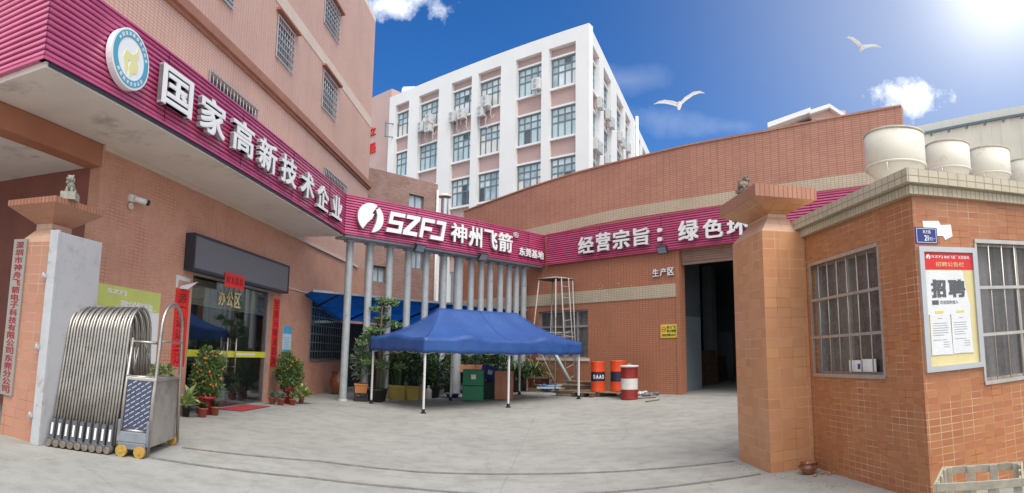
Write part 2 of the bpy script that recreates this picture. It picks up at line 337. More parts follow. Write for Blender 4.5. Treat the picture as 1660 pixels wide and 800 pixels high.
def concrete(name, base, dark, scale=1.0):
    m, t, b = newmat(name)
    n1 = noise_node(t, .55*scale, 9, .62); n2 = noise_node(t, 3.2*scale, 8, .7); n3 = noise_node(t, 45*scale, 4, .7)
    c = ramp(t, n1.outputs['Fac'], [(.30, dark), (.62, base), (.85, tuple(min(1, x*1.12) for x in base))])
    f = ramp(t, n2.outputs['Fac'], [(.35, (.80, .80, .78)), (.55, (1, 1, 1)), (.8, (1.0, .99, .97))])
    c = mixrgb(t, 1, c, f, 'MULTIPLY')
    f3 = ramp(t, n3.outputs['Fac'], [(.3, (.86, .86, .86)), (.6, (1, 1, 1))])
    c = mixrgb(t, .7, c, f3, 'MULTIPLY')
    # long scuffs and hairline cracks
    g = t.nodes.new('ShaderNodeNewGeometry'); mp = t.nodes.new('ShaderNodeMapping'); mp.inputs['Scale'].default_value = (.5, 4, 1); mp.inputs['Rotation'].default_value = (0, 0, .15)
    lk(t, g.outputs['Position'], mp.inputs['Vector'])
    n4 = noise_node(t, 1.7, 7, .68, mp.outputs['Vector']); f4 = ramp(t, n4.outputs['Fac'], [(.60, (0, 0, 0)), (.74, (.20,)*3)])
    c = mixrgb(t, f4, c, tuple(x*.62 for x in base))
    f5 = ramp(t, n4.outputs['Fac'], [(.24, (.22,)*3), (.36, (0, 0, 0))]); c = mixrgb(t, f5, c, tuple(min(1, x*1.3) for x in base))
    vo = t.nodes.new('ShaderNodeTexVoronoi'); vo.feature = 'DISTANCE_TO_EDGE'; vo.inputs['Scale'].default_value = .33
    wv = noise_node(t, 1.3, 5, .6); ad = t.nodes.new('ShaderNodeMixRGB'); ad.blend_type = 'ADD'; ad.inputs[0].default_value = .7
    lk(t, g.outputs['Position'], ad.inputs[1]); lk(t, wv.outputs['Color'], ad.inputs[2]); lk(t, ad.outputs[0], vo.inputs['Vector'])
    fc = ramp(t, vo.outputs['Distance'], [(.0015, (.30,)*3), (.006, (0, 0, 0))])
    c = mixrgb(t, fc, c, tuple(x*.45 for x in base))
    jm = t.nodes.new('ShaderNodeMapping'); jm.inputs['Rotation'].default_value = (0, 0, .09); jm.inputs['Location'].default_value = (.7, 1.1, 0); lk(t, g.outputs['Position'], jm.inputs['Vector'])
    jb = t.nodes.new('ShaderNodeTexBrick'); jb.offset = 0; lk(t, jm.outputs['Vector'], jb.inputs['Vector']); jb.inputs['Scale'].default_value = 1; jb.inputs['Brick Width'].default_value = 4.6; jb.inputs['Row Height'].default_value = 4.2; jb.inputs['Mortar Size'].default_value = .010; jb.inputs['Mortar Smooth'].default_value = .4
    jf = ramp(t, jb.outputs['Fac'], [(.1, (0, 0, 0)), (.9, (.30,)*3)]); c = mixrgb(t, jf, c, tuple(x*.45 for x in base))
    n6 = noise_node(t, 1.05, 3, .5); f6 = ramp(t, n6.outputs['Fac'], [(.66, (0, 0, 0)), (.80, (.30,)*3)]); c = mixrgb(t, f6, c, tuple(x*.50 for x in base))
    n7 = noise_node(t, 6.5, 3, .6); f7 = ramp(t, n7.outputs['Fac'], [(.72, (0, 0, 0)), (.78, (.38,)*3)]); c = mixrgb(t, f7, c, tuple(x*.45 for x in base))
    tm = t.nodes.new('ShaderNodeMapping'); tm.inputs['Rotation'].default_value = (0, 0, -.55); tm.inputs['Scale'].default_value = (1, .06, 1); lk(t, g.outputs['Position'], tm.inputs['Vector'])
    n8 = noise_node(t, 2.3, 4, .6, tm.outputs['Vector']); f8 = ramp(t, n8.outputs['Fac'], [(.60, (0, 0, 0)), (.70, (.16,)*3)]); c = mixrgb(t, f8, c, tuple(x*.55 for x in base))
    lk(t, c, b.inputs['Base Color']); b.inputs['Roughness'].default_value = .82
    lk(t, bumpn(t, n3.outputs['Fac'], .25, .01), b.inputs['Normal'])
    return m
M['concrete'] = concrete('yard_concrete', (.375, .372, .340), (.305, .30, .277))

# ------------------------------------------------------------------ mesh building
class MB:
    def __init__(s): s.v = []; s.f = []; s.mi = []; s.sm = []
    def add(s, verts, faces, mi=0, smooth=False):
        b = len(s.v); s.v += [Vector(v) for v in verts]
        for f in faces: s.f.append([b + i for i in f]); s.mi.append(mi); s.sm.append(smooth)
        return s
    def hexa(s, p, mi=0):      # 8 points: bottom 4 (ccw), top 4
        return s.add(p, [(3, 2, 1, 0), (4, 5, 6, 7), (0, 1, 5, 4), (1, 2, 6, 5), (2, 3, 7, 6), (3, 0, 4, 7)], mi)
    def box(s, c, size, rz=0, mi=0, rx=0, ry=0):   # c = centre
        hx, hy, hz = (q/2 for q in size); rot = Matrix.Rotation(rz, 3, 'Z') @ Matrix.Rotation(ry, 3, 'Y') @ Matrix.Rotation(rx, 3, 'X')
        c = Vector(c)
        return s.hexa([c + rot @ Vector(q) for q in ((-hx, -hy, -hz), (hx, -hy, -hz), (hx, hy, -hz), (-hx, hy, -hz), (-hx, -hy, hz), (hx, -hy, hz), (hx, hy, hz), (-hx, hy, hz))], mi)
    def tube(s, pts, r, n=8, mi=0, cap=True):
        pts = [Vector(p) for p in pts]; rs = r if isinstance(r, (list, tuple)) else [r]*len(pts)
        vs = []; prev = None
        for i, p in enumerate(pts):
            d = (pts[min(i+1, len(pts)-1)] - pts[max(i-1, 0)]).normalized()
            if prev is None:
                a = Vector((0, 0, 1)) if abs(d.z) < .9 else Vector((1, 0, 0)); x = d.cross(a).normalized()
            else: x = (prev - d*prev.dot(d)).normalized()
            prev = x; y = d.cross(x)
            for k in range(n):
                t = 2*math.pi*k/n; vs.append(p + (x*math.cos(t) + y*math.sin(t))*rs[i])
        fs = []
        for i in range(len(pts)-1):
            for k in range(n): fs.append((i*n+k, i*n+(k+1) % n, (i+1)*n+(k+1) % n, (i+1)*n+k))
        s.add(vs, fs, mi, True)
        if cap:
            b = len(s.v) - len(vs)
            s.f.append([b + k for k in range(n)][::-1]); s.mi.append(mi); s.sm.append(False)
            e = b + (len(pts)-1)*n; s.f.append([e + k for k in range(n)]); s.mi.append(mi); s.sm.append(False)
        return s
    def lathe(s, prof, c=(0, 0, 0), n=24, mi=0, smooth=True, mis=None):   # prof: (r, z)
        c = Vector(c); b = len(s.v)
        for r, z in prof:
            for k in range(n):
                t = 2*math.pi*k/n; s.v.append(c + Vector((r*math.cos(t), r*math.sin(t), z)))
        for i in range(len(prof)-1):
            for k in range(n):
                s.f.append([b+i*n+k, b+i*n+(k+1) % n, b+(i+1)*n+(k+1) % n, b+(i+1)*n+k]); s.mi.append(mis[i] if mis else mi); s.sm.append(smooth)
        return s
    def ball(s, c, r, seg=8, ring=6, mi=0, squash=(1, 1, 1), rot=None):
        c = Vector(c); b = len(s.v)
        for i in range(ring+1):
            ph = math.pi*i/ring
            for k in range(seg):
                t = 2*math.pi*k/seg; p = Vector((r*math.sin(ph)*math.cos(t)*squash[0], r*math.sin(ph)*math.sin(t)*squash[1], r*math.cos(ph)*squash[2]))
                s.v.append(c + (rot @ p if rot else p))
        for i in range(ring):
            for k in range(seg):
                s.f.append([b+i*seg+k, b+(i+1)*seg+k, b+(i+1)*seg+(k+1) % seg, b+i*seg+(k+1) % seg]); s.mi.append(mi); s.sm.append(True)
        return s
    def prism(s, poly, thick, fr, mi=0, mside=None):
        """poly: 2-D points; fr(x, y, d) -> world"""
        n = len(poly); b = len(s.v)
        s.v += [Vector(fr(x, y, thick)) for x, y in poly] + [Vector(fr(x, y, 0)) for x, y in poly]
        s.f.append([b+i for i in range(n)]); s.mi.append(mi); s.sm.append(False)
        s.f.append([b+n+i for i in range(n)][::-1]); s.mi.append(mi); s.sm.append(False)
        for i in range(n):
            j = (i+1) % n; s.f.append([b+i, b+n+i, b+n+j, b+j]); s.mi.append(mi if mside is None else mside); s.sm.append(False)
        return s
    def build(s, name, mats, parent=None, label=None, kind=None, loc=None, bevel=0, fix=True):
        me = bpy.data.meshes.new(name)
        off = Vector(loc) if loc is not None else (parent_world(parent) if parent else Vector((0, 0, 0)))
        me.from_pydata([v - off for v in s.v], [], s.f)
        if not isinstance(mats, (list, tuple)): mats = [mats]
        for m in mats: me.materials.append(M[m] if isinstance(m, str) else m)
        for p, mi, sm in zip(me.polygons, s.mi, s.sm): p.material_index = mi; p.use_smooth = sm
        if fix and len(me.polygons) < 60000:
            bm = bmesh.new(); bm.from_mesh(me); bmesh.ops.recalc_face_normals(bm, faces=bm.faces); bm.to_mesh(me); bm.free()
        uvl = me.uv_layers.new(name='UVMap')
        for p in me.polygons:
            n = p.normal
            if abs(n.z) > .75: t, w = Vector((1, 0, 0)), Vector((0, 1, 0))
            else:
                t = Vector((-n.y, n.x, 0)).normalized(); w = Vector((0, 0, 1))
                if abs(n.z) > .15: w = n.cross(t)
            for li in p.loop_indices:
                q = me.vertices[me.loops[li].vertex_index].co + off
                uvl.data[li].uv = (q.dot(t), q.dot(w))
        o = bpy.data.objects.new(name, me); COL.objects.link(o)
        if parent:
            o.parent = parent
            if loc is not None: o.location = off - parent_world(parent)
        else: o.location = off
        if label: o['label'] = label
        if kind: o['kind'] = kind
        if bevel:
            bv = o.modifiers.new('bevel', 'BEVEL'); bv.width = bevel; bv.segments = 2; bv.limit_method = 'ANGLE'
        return o
def parent_world(o):
    v = Vector((0, 0, 0))
    while o: v = v + o.location; o = o.parent
    return v
def tag(o, label, cat, group=None):
    o['label'] = label; o['category'] = cat
    if group: o['group'] = group
    return o
def thing(name, label, cat, loc=(0, 0, 0), group=None):
    o = bpy.data.objects.new(name, None); o.empty_display_size = .2; COL.objects.link(o); o.location = loc
    return tag(o, label, cat, group)
def copy_tree(o, parent=None):
    c = o.copy(); COL.objects.link(c)
    if parent: c.parent = parent
    for ch in list(o.children): copy_tree(ch, c)
    return c
def place(o, first, loc, rz, label, group=None):
    c = o if first else copy_tree(o)
    c.location = loc; c.rotation_euler = (0, 0, rz); c['label'] = label
    if group: c['group'] = group
    return c

# a vertical facade plane: phi = heading of its normal away from the camera; s runs to the right, n towards the viewer
class Plane:
    def __init__(s, phi, D=None, through=None):
        s.nv = Vector((math.sin(phi), math.cos(phi), 0)); s.t = Vector((math.cos(phi), -math.sin(phi), 0)); s.o = -s.nv
        s.D = D if D is not None else s.nv.dot(Vector((through[0], through[1], 0)))
        s.ang = -phi
    def pt(s, a, z, n=0): return s.t*a + s.nv*(s.D - n) + Vector((0, 0, z))
    def px(s, x, y, n=0):
        d = ray(x, y); k = (s.D - n)/d.dot(s.nv); p = d*k
        return p.dot(s.t), EYE + p.z
    def box(s, mb, s0, s1, z0, z1, n0, n1, mi=0):
        P = s.pt
        return mb.hexa([P(s0, z0, n1), P(s1, z0, n1), P(s1, z0, n0), P(s0, z0, n0), P(s0, z1, n1), P(s1, z1, n1), P(s1, z1, n0), P(s0, z1, n0)], mi)
    def rect(s, tl, tr, bl, br, n=0):
        q = [s.px(*p, n) for p in (tl, tr, bl, br)]
        return (q[0][0]+q[2][0])/2, (q[1][0]+q[3][0])/2, (q[2][1]+q[3][1])/2, (q[0][1]+q[1][1])/2
    def wall(s, mb, s0, s1, z0, z1, holes, thick=.24, mi=0, n=0):
        """front skin with rectangular openings and their reveals, plus a back skin"""
        S = sorted({s0, s1, *[h[0] for h in holes], *[h[1] for h in holes]}); Z = sorted({z0, z1, *[h[2] for h in holes], *[h[3] for h in holes]})
        S = [a for a in S if s0 <= a <= s1]; Z = [a for a in Z if z0 <= a <= z1]
        def hole(a, b): return any(h[0] < a < h[1] and h[2] < b < h[3] for h in holes)
        for i in range(len(S)-1):
            for j in range(len(Z)-1):
                if hole((S[i]+S[i+1])/2, (Z[j]+Z[j+1])/2): continue
                s.box(mb, S[i], S[i+1], Z[j], Z[j+1], n - thick, n, mi)
        # drop the faces hidden between neighbouring cells
        return mb
def bar_box(pl, s0, s1, z0, z1, n0, n1, name, mat, parent, **k):
    return pl.box(MB(), s0, s1, z0, z1, n0, n1).build(name, mat, parent, **k)
def clean(mb):
    """remove coincident opposite interior faces left by adjacent boxes"""
    key = {}
    for i, f in enumerate(mb.f):
        k = tuple(sorted((round(mb.v[j].x, 4), round(mb.v[j].y, 4), round(mb.v[j].z, 4)) for j in f)); key.setdefault(k, []).append(i)
    bad = {i for v in key.values() if len(v) > 1 for i in v}
    mb.f = [f for i, f in enumerate(mb.f) if i not in bad]; mb.mi = [f for i, f in enumerate(mb.mi) if i not in bad]; mb.sm = [f for i, f in enumerate(mb.sm) if i not in bad]
    return mb

# ground height: the yard climbs a little towards the warehouse on the right
NRx, NRy = math.sin(R(47)), math.cos(R(47))
def gz(x, y):
    t = max(0, min(1, (NRx*x + NRy*y - 8.3)/7.0)); return .22*t*t*(3 - 2*t)
def G(px, py, h=0):
    d = ray(px, py); z = h
    for _ in range(12):
        k = (z - EYE)/d.z; x, y = d.x*k, d.y*k; z = gz(x, y) + h
    return Vector((x, y, z))
def GV(x, y): return Vector((x, y, gz(x, y)))
def pxm(p): return CF/math.hypot(p[0], p[1])        # pixels per metre there

# ------------------------------------------------------------------ lettering
_tc = {}
def glyph(body, bold=.02, ex=.02):
    k = (body, bold, ex)
    if k in _tc: return _tc[k]
    cu = bpy.data.curves.new('glyph', 'FONT'); cu.body = body; cu.offset = bold; cu.extrude = ex; cu.resolution_u = 3
    o = bpy.data.objects.new('glyph', cu); COL.objects.link(o)
    me = bpy.data.meshes.new_from_object(o.evaluated_get(bpy.context.evaluated_depsgraph_get()))
    vs = [v.co.copy() for v in me.vertices]; fs = [list(p.vertices) for p in me.polygons]; nz_ = [p.normal.z for p in me.polygons]
    bpy.data.objects.remove(o); bpy.data.curves.remove(cu); bpy.data.meshes.remove(me)
    x0, x1 = min(v.x for v in vs), max(v.x for v in vs); y0, y1 = min(v.y for v in vs), max(v.y for v in vs)
    _tc[k] = (vs, fs, nz_, x0, x1, y0, y1, ex); return _tc[k]
def put_text(mb, body, fr, s0, s1, z0, z1, n0, n1, bold=.02, mi=0, mside=None):
    """fit the text into s0..s1 x z0..z1 on a frame fr(s, z, n), thickness n0..n1; bold glyphs are thickened by slightly shifted layers"""
    vs, fs, nn, x0, x1, y0, y1, ex = glyph(body, 0)
    h = bold*1.15*(z1-z0)/max(.5, y1-y0) if bold else 0
    sh = [(0, 0)] if bold < .018 or (z1-z0) < .05 else [(0, 0), (h, h*.6), (-h, -h*.6), (h, -h*.6), (-h, h*.6)]
    for k, (dx, dz) in enumerate(sh):
        e = (n1-n0)*.012*k
        V = [fr(s0+h + (v.x-x0)/(x1-x0)*(s1-s0-2*h) + dx, z0+h*.6 + (v.y-y0)/(y1-y0)*(z1-z0-1.2*h) + dz, n0 + (v.z+ex)/(2*ex)*(n1-n0) - e*(v.z > 0)) for v in vs]
        b = len(mb.v); mb.v += V
        for f, q in zip(fs, nn):
            mb.f.append([b+i for i in f]); mb.mi.append(mi if mside is None or abs(q) > .5 else mside); mb.sm.append(False)
    return mb

# ------------------------------------------------------------------ plants
def leaf(mb, p, d, up, L, W, mi=0, bend=.0):
    d = d.normalized(); s = d.cross(up)
    if s.length < 1e-3: s = d.cross(Vector((1, 0, 0)))
    s.normalize(); n = s.cross(d)
    a = p; m = p + d*L*.45 + n*bend*L; e = p + d*L
    mb.add([a, m - s*W/2, e, m + s*W/2], [(0, 1, 2, 3)], mi)
def rvec(rg):
    while True:
        v = Vector((rg.uniform(-1, 1), rg.uniform(-1, 1), rg.uniform(-1, 1)))
        if .05 < v.length < 1: return v.normalized()
def leaf_cloud(mb, c, rad, n, L, rg, W=.45, shell=.55, up=.3):
    c = Vector(c)
    lobes = [rvec(rg) for _ in range(9)]
    for _ in range(n):
        d = rvec(rg); k = 1 + .18*max(l.dot(d)**3 for l in lobes) - .10
        r = k*(shell + (1-shell)*rg.random()**.6) if rg.random() < .8 else rg.random()
        p = c + Vector((d.x*rad[0], d.y*rad[1], d.z*rad[2]))*r
        o = (d*.7 + rvec(rg)*.8 + Vector((0, 0, up))).normalized()
        leaf(mb, p, o, rvec(rg), L*rg.uniform(.6, 1.3), L*W*rg.uniform(.8, 1.2), 0, rg.uniform(-.15, .15))
    return mb
def strap_plant(mb, base, n, L, W, rg, spread=.5, droop=.5, seg=4, jitter=.03):
    base = Vector(base)
    for i in range(n):
        a = rg.uniform(0, 2*math.pi); lean = rg.uniform(.05, spread); l = L*rg.uniform(.55, 1.05)
        h = Vector((math.cos(a), math.sin(a), 0)); side = Vector((-h.y, h.x, 0)); side = (side*math.cos(rg.uniform(-.6, .6)) + Vector((0, 0, 1))*rg.uniform(-.3, .3)).normalized()
        p = base + h*rg.uniform(0, jitter); pts = []
        el = math.pi/2 - lean
        for k in range(seg+1):
            w = W*(1 - (k/seg)**2)*.5 + .001
            pts += [p - side*w, p + side*w]
            p = p + (h*math.cos(el) + Vector((0, 0, 1))*math.sin(el))*(l/seg); el -= droop*rg.uniform(.6, 1.2)/seg*(1 + k*.6)
        mb.add(pts, [(2*k, 2*k+1, 2*k+3, 2*k+2) for k in range(seg)], 0)
    return mb
def pot_prof(r, h, rim=.02, taper=.75):
    return [(0, 0), (r*taper, 0), (r*.98, h*.86), (r*.98 + rim*.3, h*.86), (r + rim*.5, h*.88), (r + rim*.5, h), (r*.92, h), (r*.9, h*.86)]
def add_pot(parent, p, r, h, mat, name='pot', label=None):
    MB().lathe(pot_prof(r, h), p, 18).build(name, mat, parent, label=label)
    MB().lathe([(0, h*.87), (r*.91, h*.87)], p, 14).build('soil', 'soil', parent)
M['filmprint'] = plain('faded_film_print', (.42, .44, .47), .5, var=.15)
M['navyfilm'] = plain('dark_blue_film', (.045, .055, .10), .35, var=.3, scale=12)

# ================================================================== SETTING
# ground: one sheet to the horizon, finer where it climbs
gx = [-400, -150, -60, -30] + [(-20 + .8*i) for i in range(63)] + [45, 80, 180, 400]
gy = [-300, -100, -30, -10] + [(-4 + .8*i) for i in range(56)] + [50, 80, 160, 500]
mb = MB(); mb.v = [GV(x, y) for y in gy for x in gx]; W_ = len(gx)
mb.f = [[j*W_+i, j*W_+i+1, (j+1)*W_+i+1, (j+1)*W_+i] for j in range(len(gy)-1) for i in range(W_-1)]; mb.mi = [0]*len(mb.f); mb.sm = [True]*len(mb.f)
mb.build('ground', 'concrete', kind='structure')

# ------------------------------------------------------------------ facade planes
L = Plane(R(-88), D=6.383)                   # left block, wall towards the yard
LF = Plane(R(-88), D=5.06)                   # its canopy fascia
_a = LF.px(558, 378.7); c0 = LF.pt(_a[0], 0)
MP = Plane(R(-45.5), through=c0)             # middle sign on the poles
ZB, ZT = 4.56, 5.60
_e = MP.px(883.5, 434.5)[0]; c1_ = MP.pt(_e, 0)
RW = Plane(R(47), through=c1_)               # warehouse on the right
g0 = G(1312, 755)
GL = Plane(R(91), through=g0)                # gatehouse, side towards the gate
gcs = GL.px(1491, 520)[0]; gcp = GL.pt(gcs, 0)
GF = Plane(R(6.4), through=gcp)              # gatehouse, street front
ld = ray(955, 330); ld = Vector((ld.x, ld.y, 0)).normalized()*36
WF = Plane(R(37.5), through=ld); WS = Plane(R(-68.5), through=ld)
BB = Plane(R(-47), D=20.6)                   # brown brick block

# ================================================================== LEFT BLOCK
lb = thing('factory_block', 'salmon tiled factory block on the left with grey canopy soffit and barred windows', 'building', L.pt(L.px(433, 652)[0], 0))
sA = L.px(165, 268)[0]; sE = L.px(597, 300)[0]; sN = sA - 6
door = (L.px(304, 570)[0], L.px(438, 572)[0], 0.0, 2.78)
gw = L.rect((503.5, 491), (557, 491), (501.5, 584), (557, 583))
bgw = [L.rect((450, 26), (476, 56), (446, 94), (473, 118)), L.rect((523, 114), (545, 140), (521, 176), (544, 196)), L.rect((526, -9), (551, 19), (525, 40), (547, 68)), L.rect((352, -60), (378, -32), (350, -14), (376, 18))]
smw = [L.rect((338, 118), (417, 174), (337, 148), (416, 200)), L.rect((525, 272.5), (562, 302), (524.5, 290), (561, 317))]
zm = sum(L.px(*q)[1] for q in ((380, 94), (598, 299)))/2
zb2 = sum(L.px(*q)[1] for q in ((450, 0), (598.8, 192)))/2
mb = MB(); L.wall(mb, sA, sE, 0, 4.45, [door, gw]); clean(mb).build('wall', 'tile_L', lb)
mb = MB(); L.wall(mb, sA - 2.6, sE, 4.45, 14.5, bgw + smw); clean(mb).build('upper_wall', 'tile_U', lb)
# end and back faces of the block
mb = MB()
def xyslab(pts, z0, z1, mi=0, m=None):
    m = m or mb; n = len(pts); b = len(m.v)
    m.v += [Vector((x, y, z0)) for x, y in pts] + [Vector((x, y, z1)) for x, y in pts]
    m.f.append([b+i for i in range(n)][::-1]); m.mi.append(mi); m.sm.append(False)
    m.f.append([b+n+i for i in range(n)]); m.mi.append(mi); m.sm.append(False)
    for i in range(n):
        j = (i+1) % n; m.f.append([b+i, b+j, b+n+j, b+n+i]); m.mi.append(mi); m.sm.append(False)
    return m
def LP(s, n): p = L.pt(s, 0, n); return (p.x, p.y)
mb = xyslab([LP(sE, -.02), LP(sE, -12), LP(sE - .25, -12), LP(sE - .25, -.245)], 0, 14.5)
mb.build('end_wall', 'tile_U', lb); mb = MB()
xyslab([LP(sA - 2.6, -.245), LP(sA - 2.35, -.245), LP(sA - 2.35, -12), LP(sA - 2.6, -12)], 4.46, 14.5)
mb.build('end_wall', 'tile_U', lb)
mb = xyslab([LP(sA - 2.6, 0), LP(sE, 0), LP(sE, -12), LP(sA - 2.6, -12)], 14.5, 14.7, m=MB()); mb.build('roof', 'soffit', lb)
mb = xyslab([LP(sA + .01, -.245), LP(sA + .25, -.245), LP(sA + .25, -9), LP(sA + .01, -9)], 0, 4.44, m=MB()); mb.build('recess_wall', 'redwall', lb)
mb = MB(); L.box(mb, sN, sA, 4.08, 4.44, -.30, .0); mb.build('lintel_beam', 'beam', lb)
mb = MB(); L.box(mb, sN, sA, 4.10, 4.42, -9, -.31); mb.build('recess_ceiling', 'soffit', lb)
mb = MB(); L.box(mb, sA - 3.4, sA - 3.0, 3.80, 4.10, -9, -.32); mb.build('ceiling_beam', 'beam', lb)
# canopy slab behind the fascias
sC0 = LF.px(72, 92.4)[0]
mb = MB(); LF.box(mb, sC0 + .06, _a[0] - .02, 4.45, 4.53, -1.32, -.03); LF.box(mb, sC0 + .06, _a[0] + .02, 5.44, 5.52, -1.32, -.05)
mb.build('canopy_soffit', 'soffit', lb)
mb = MB(); LF.box(mb, sC0 + .1, _a[0] - .1, 4.475, 4.52, -.028, -.006); mb.build('drip_edge', 'ledframe', lb)
mb = MB(); L.box(mb, sA, sE - 1, 4.36, 4.448, .0, .05); mb.build('wall_trim', 'band', lb)
mb = MB(); L.box(mb, sA - 2.6, sE + .10, zm - .10, zm + .10, 0, .12); L.box(mb, sA - 2.6, sE + .06, zm - .18, zm - .10, 0, .06); mb.build('moulding', 'moulding', lb)
mb = MB(); L.box(mb, sA - 2.6, sE + .012, zb2 - .18, zb2 + .18, 0, .015); mb.build('pale_band', 'band', lb)
def barred(pl, r, parent, cols, rows, barmat, panemat, name='window', depth=.14, hood=False, frame=.04, mull=None, proud=.03, br=.011):
    s0, s1, z0, z1 = r
    w = MB()
    for a, b, c, d in ((s0, s1, z0, z0+frame), (s0, s1, z1-frame, z1), (s0, s0+frame, z0+frame, z1-frame), (s1-frame, s1, z0+frame, z1-frame)):
        pl.box(w, a, b, c, d, -depth - .03, -depth + .04)
    for m_ in (mull or []): pl.box(w, s0+(s1-s0)*m_-frame/2, s0+(s1-s0)*m_+frame/2, z0+frame, z1-frame, -depth - .02, -depth + .03)
    o = w.build(name, barmat, parent)
    if mull:
        for a_, b_, pm in ((s0+.003, (s0+s1)/2-.001, panemat), ((s0+s1)/2+.001, s1-.003, 'pane_brown')):
            w = MB(); pl.box(w, a_, b_, z0+.003, z1-.003, -depth - .02, -depth - .005); w.build('pane', pm, o)
    else:
        w = MB(); pl.box(w, s0+.003, s1-.003, z0+.003, z1-.003, -depth - .02, -depth - .005); w.build('pane', panemat, o)
    w = MB()
    for i in range(1, cols):
        a = s0 + (s1-s0)*i/cols; w.tube([pl.pt(a, z0, proud), pl.pt(a, z1, proud)], br, 6)
    for i in range(rows+1):
        c = z0 + (z1-z0)*i/rows; e = .02 if i in (0, rows) else .016
        pl.box(w, s0 - .005, s1 + .005, c - e, c + e, proud + br*.9, proud + br*.9 + .012)
    for a in (s0 + .008, s1 - .008): pl.box(w, a - .014, a + .014, z0, z1, proud - .012, proud + .012)
    w.build('grille', barmat, o)
    if hood:
        w = MB(); pl.box(w, s0 - .10, s1 + .25, z1 + .10, z1 + .16, 0, .13); w.build('window_hood', 'moulding', parent)
    return o
for r_ in bgw: barred(L, r_, lb, 7, 6, 'alu', 'pane_grey', hood=True, depth=.10, br=.009)
for r_ in smw: barred(L, r_, lb, 15, 1, 'alu', 'pane_dark', depth=.10, br=.009)
barred(L, gw, lb, 14, 7, 'frame_dark', 'pane_dark', proud=.02)
for px_, py_ in ((286, 216), (333, 620)):
    pass
# office door
ds0, ds1, dz0, dz1 = door
dm = ds0 + (ds1-ds0)*.0
fr = MB()
for a, b, c, d in ((ds0, ds1, dz1-.05, dz1-.002), (ds0, ds0+.05, 0.004, dz1-.05), (ds1-.05, ds1, 0.004, dz1-.05)): L.box(fr, a+.001, b-.001, c, d, -.16, -.10)
dr = fr.build('glass_door', 'alu', lb)
mb = MB()
q = [ds0+.05, ds0+(ds1-ds0)*.24, ds0+(ds1-ds0)*.50, ds0+(ds1-ds0)*.76, ds1-.05]
for i in range(4): L.box(mb, q[i]+.004, q[i+1]-.004, .02, dz1-.055, -.136, -.124)
mb.build('pane', 'glass', dr)
zs = L.px(370, 575)[1]
mb = MB(); L.box(mb, ds0+.055, ds1-.055, zs-.07, zs+.07, -.123, -.119); mb.build('film_strip', 'limestripe', dr)
for f0_, f1_ in ((.16, .42), (.58, .84)):
    mb = MB(); L.box(mb, ds0+(ds1-ds0)*f0_, ds0+(ds1-ds0)*f1_, zs-.022, zs+.022, -.1185, -.1175); mb.build('print_bar', 'paperwhite', dr)
for f_ in (.44, .545):
    mb = MB(); a = ds0+(ds1-ds0)*f_; mb.tube([L.pt(a, zs-.42, -.05), L.pt(a, zs+.36, -.05)], .018, 8)
    for z in (zs-.28, zs+.24): mb.tube([L.pt(a, z, -.05), L.pt(a, z, -.13)], .012, 6)
    mb.build('handle', 'steel', dr)
mb = MB(); a0 = L.px(361, 483)[0]; a1 = L.px(398, 490)[0]; zc = sum(L.px(*q_)[1] for q_ in ((361, 482), (398, 489)))/2
for i, ch in enumerate('办公区'):
    w_ = (a1-a0)/3; put_text(mb, ch, lambda s, z, n: L.pt(s, z, n), a0+i*w_+.03, a0+(i+1)*w_-.03, zc-.17, zc+.17, -.122, -.112)
mb.build('lettering', 'gold', dr)
# office behind the glass
mb = xyslab([LP(ds0-.9, -.25), LP(ds1+1.2, -.25), LP(ds1+1.2, -5), LP(ds0-.9, -5)], .002, .012, m=MB())
mb.build('office_floor', 'inwhite', lb)
mb = xyslab([LP(ds0-.9, -5), LP(ds1+1.2, -5), LP(ds1+1.2, -5.1), LP(ds0-.9, -5.1)], 0, 3.1, m=MB())
m_ = mb
xyslab([LP(ds1+1.2, -.26), LP(ds1+1.3, -.26), LP(ds1+1.3, -5), LP(ds1+1.2, -5)], 0, 3.1, m=m_)
xyslab([LP(ds0-1, -.26), LP(ds0-.9, -.26), LP(ds0-.9, -5), LP(ds0-1, -5)], 0, 3.1, m=m_)
xyslab([LP(ds0-1, -.26), LP(ds1+1.3, -.26), LP(ds1+1.3, -5.1), LP(ds0-1, -5.1)], 3.1, 3.2, m=m_)
m_.build('office_wall', 'office', lb)
mb = MB()
for k in range(12): L.box(mb, ds0+.06, ds1-.06, 2.15+k*.045, 2.15+k*.045+.036, -.24, -.225)
mb.build('window_blind', 'blind', lb)
def inner(name, s0, s1, z0, z1, n0, n1, mat, label, cat):
    mb = MB(); L.box(mb, s0, s1, z0, z1, n0, n1); 
    return mb
dk = thing('office_desk', 'dark reception desk inside the office behind the glass door', 'desk', L.pt(ds1-.9, .012, -2.2))
bar_box(L, ds1-2.1, ds1+.3, .70, .75, -2.6, -1.8, 'desk_top', 'black', dk); bar_box(L, ds1-2.05, ds1+.25, .012, .70, -2.5, -2.42, 'front_panel', 'inblack', dk)
for a in (ds1-2.05, ds1+.20): bar_box(L, a, a+.05, .012, .70, -2.41, -1.85, 'side_panel', 'inblack', dk)
pr = thing('printer', 'white and black office printer on the desk behind the glass', 'printer', L.pt(ds1-.55, .75, -2.2))
bar_box(L, ds1-.95, ds1-.25, .752, 1.12, -2.45, -1.95, 'body', 'white', pr); bar_box(L, ds1-.97, ds1-.23, 1.123, 1.24, -2.46, -1.94, 'scanner_lid', 'black', pr)
bar_box(L, ds1-.90, ds1-.30, .85, .87, -1.94, -1.80, 'paper_tray', 'black', pr)
mb = MB(); L.box(mb, ds1-1.55, ds1-1.25, .012, .46, -.75, -.55); o = mb.build('waste_bin', 'greybox', loc=L.pt(ds1-1.4, .012, -.65)); tag(o, 'small pale grey box on the floor just inside the glass door', 'box')

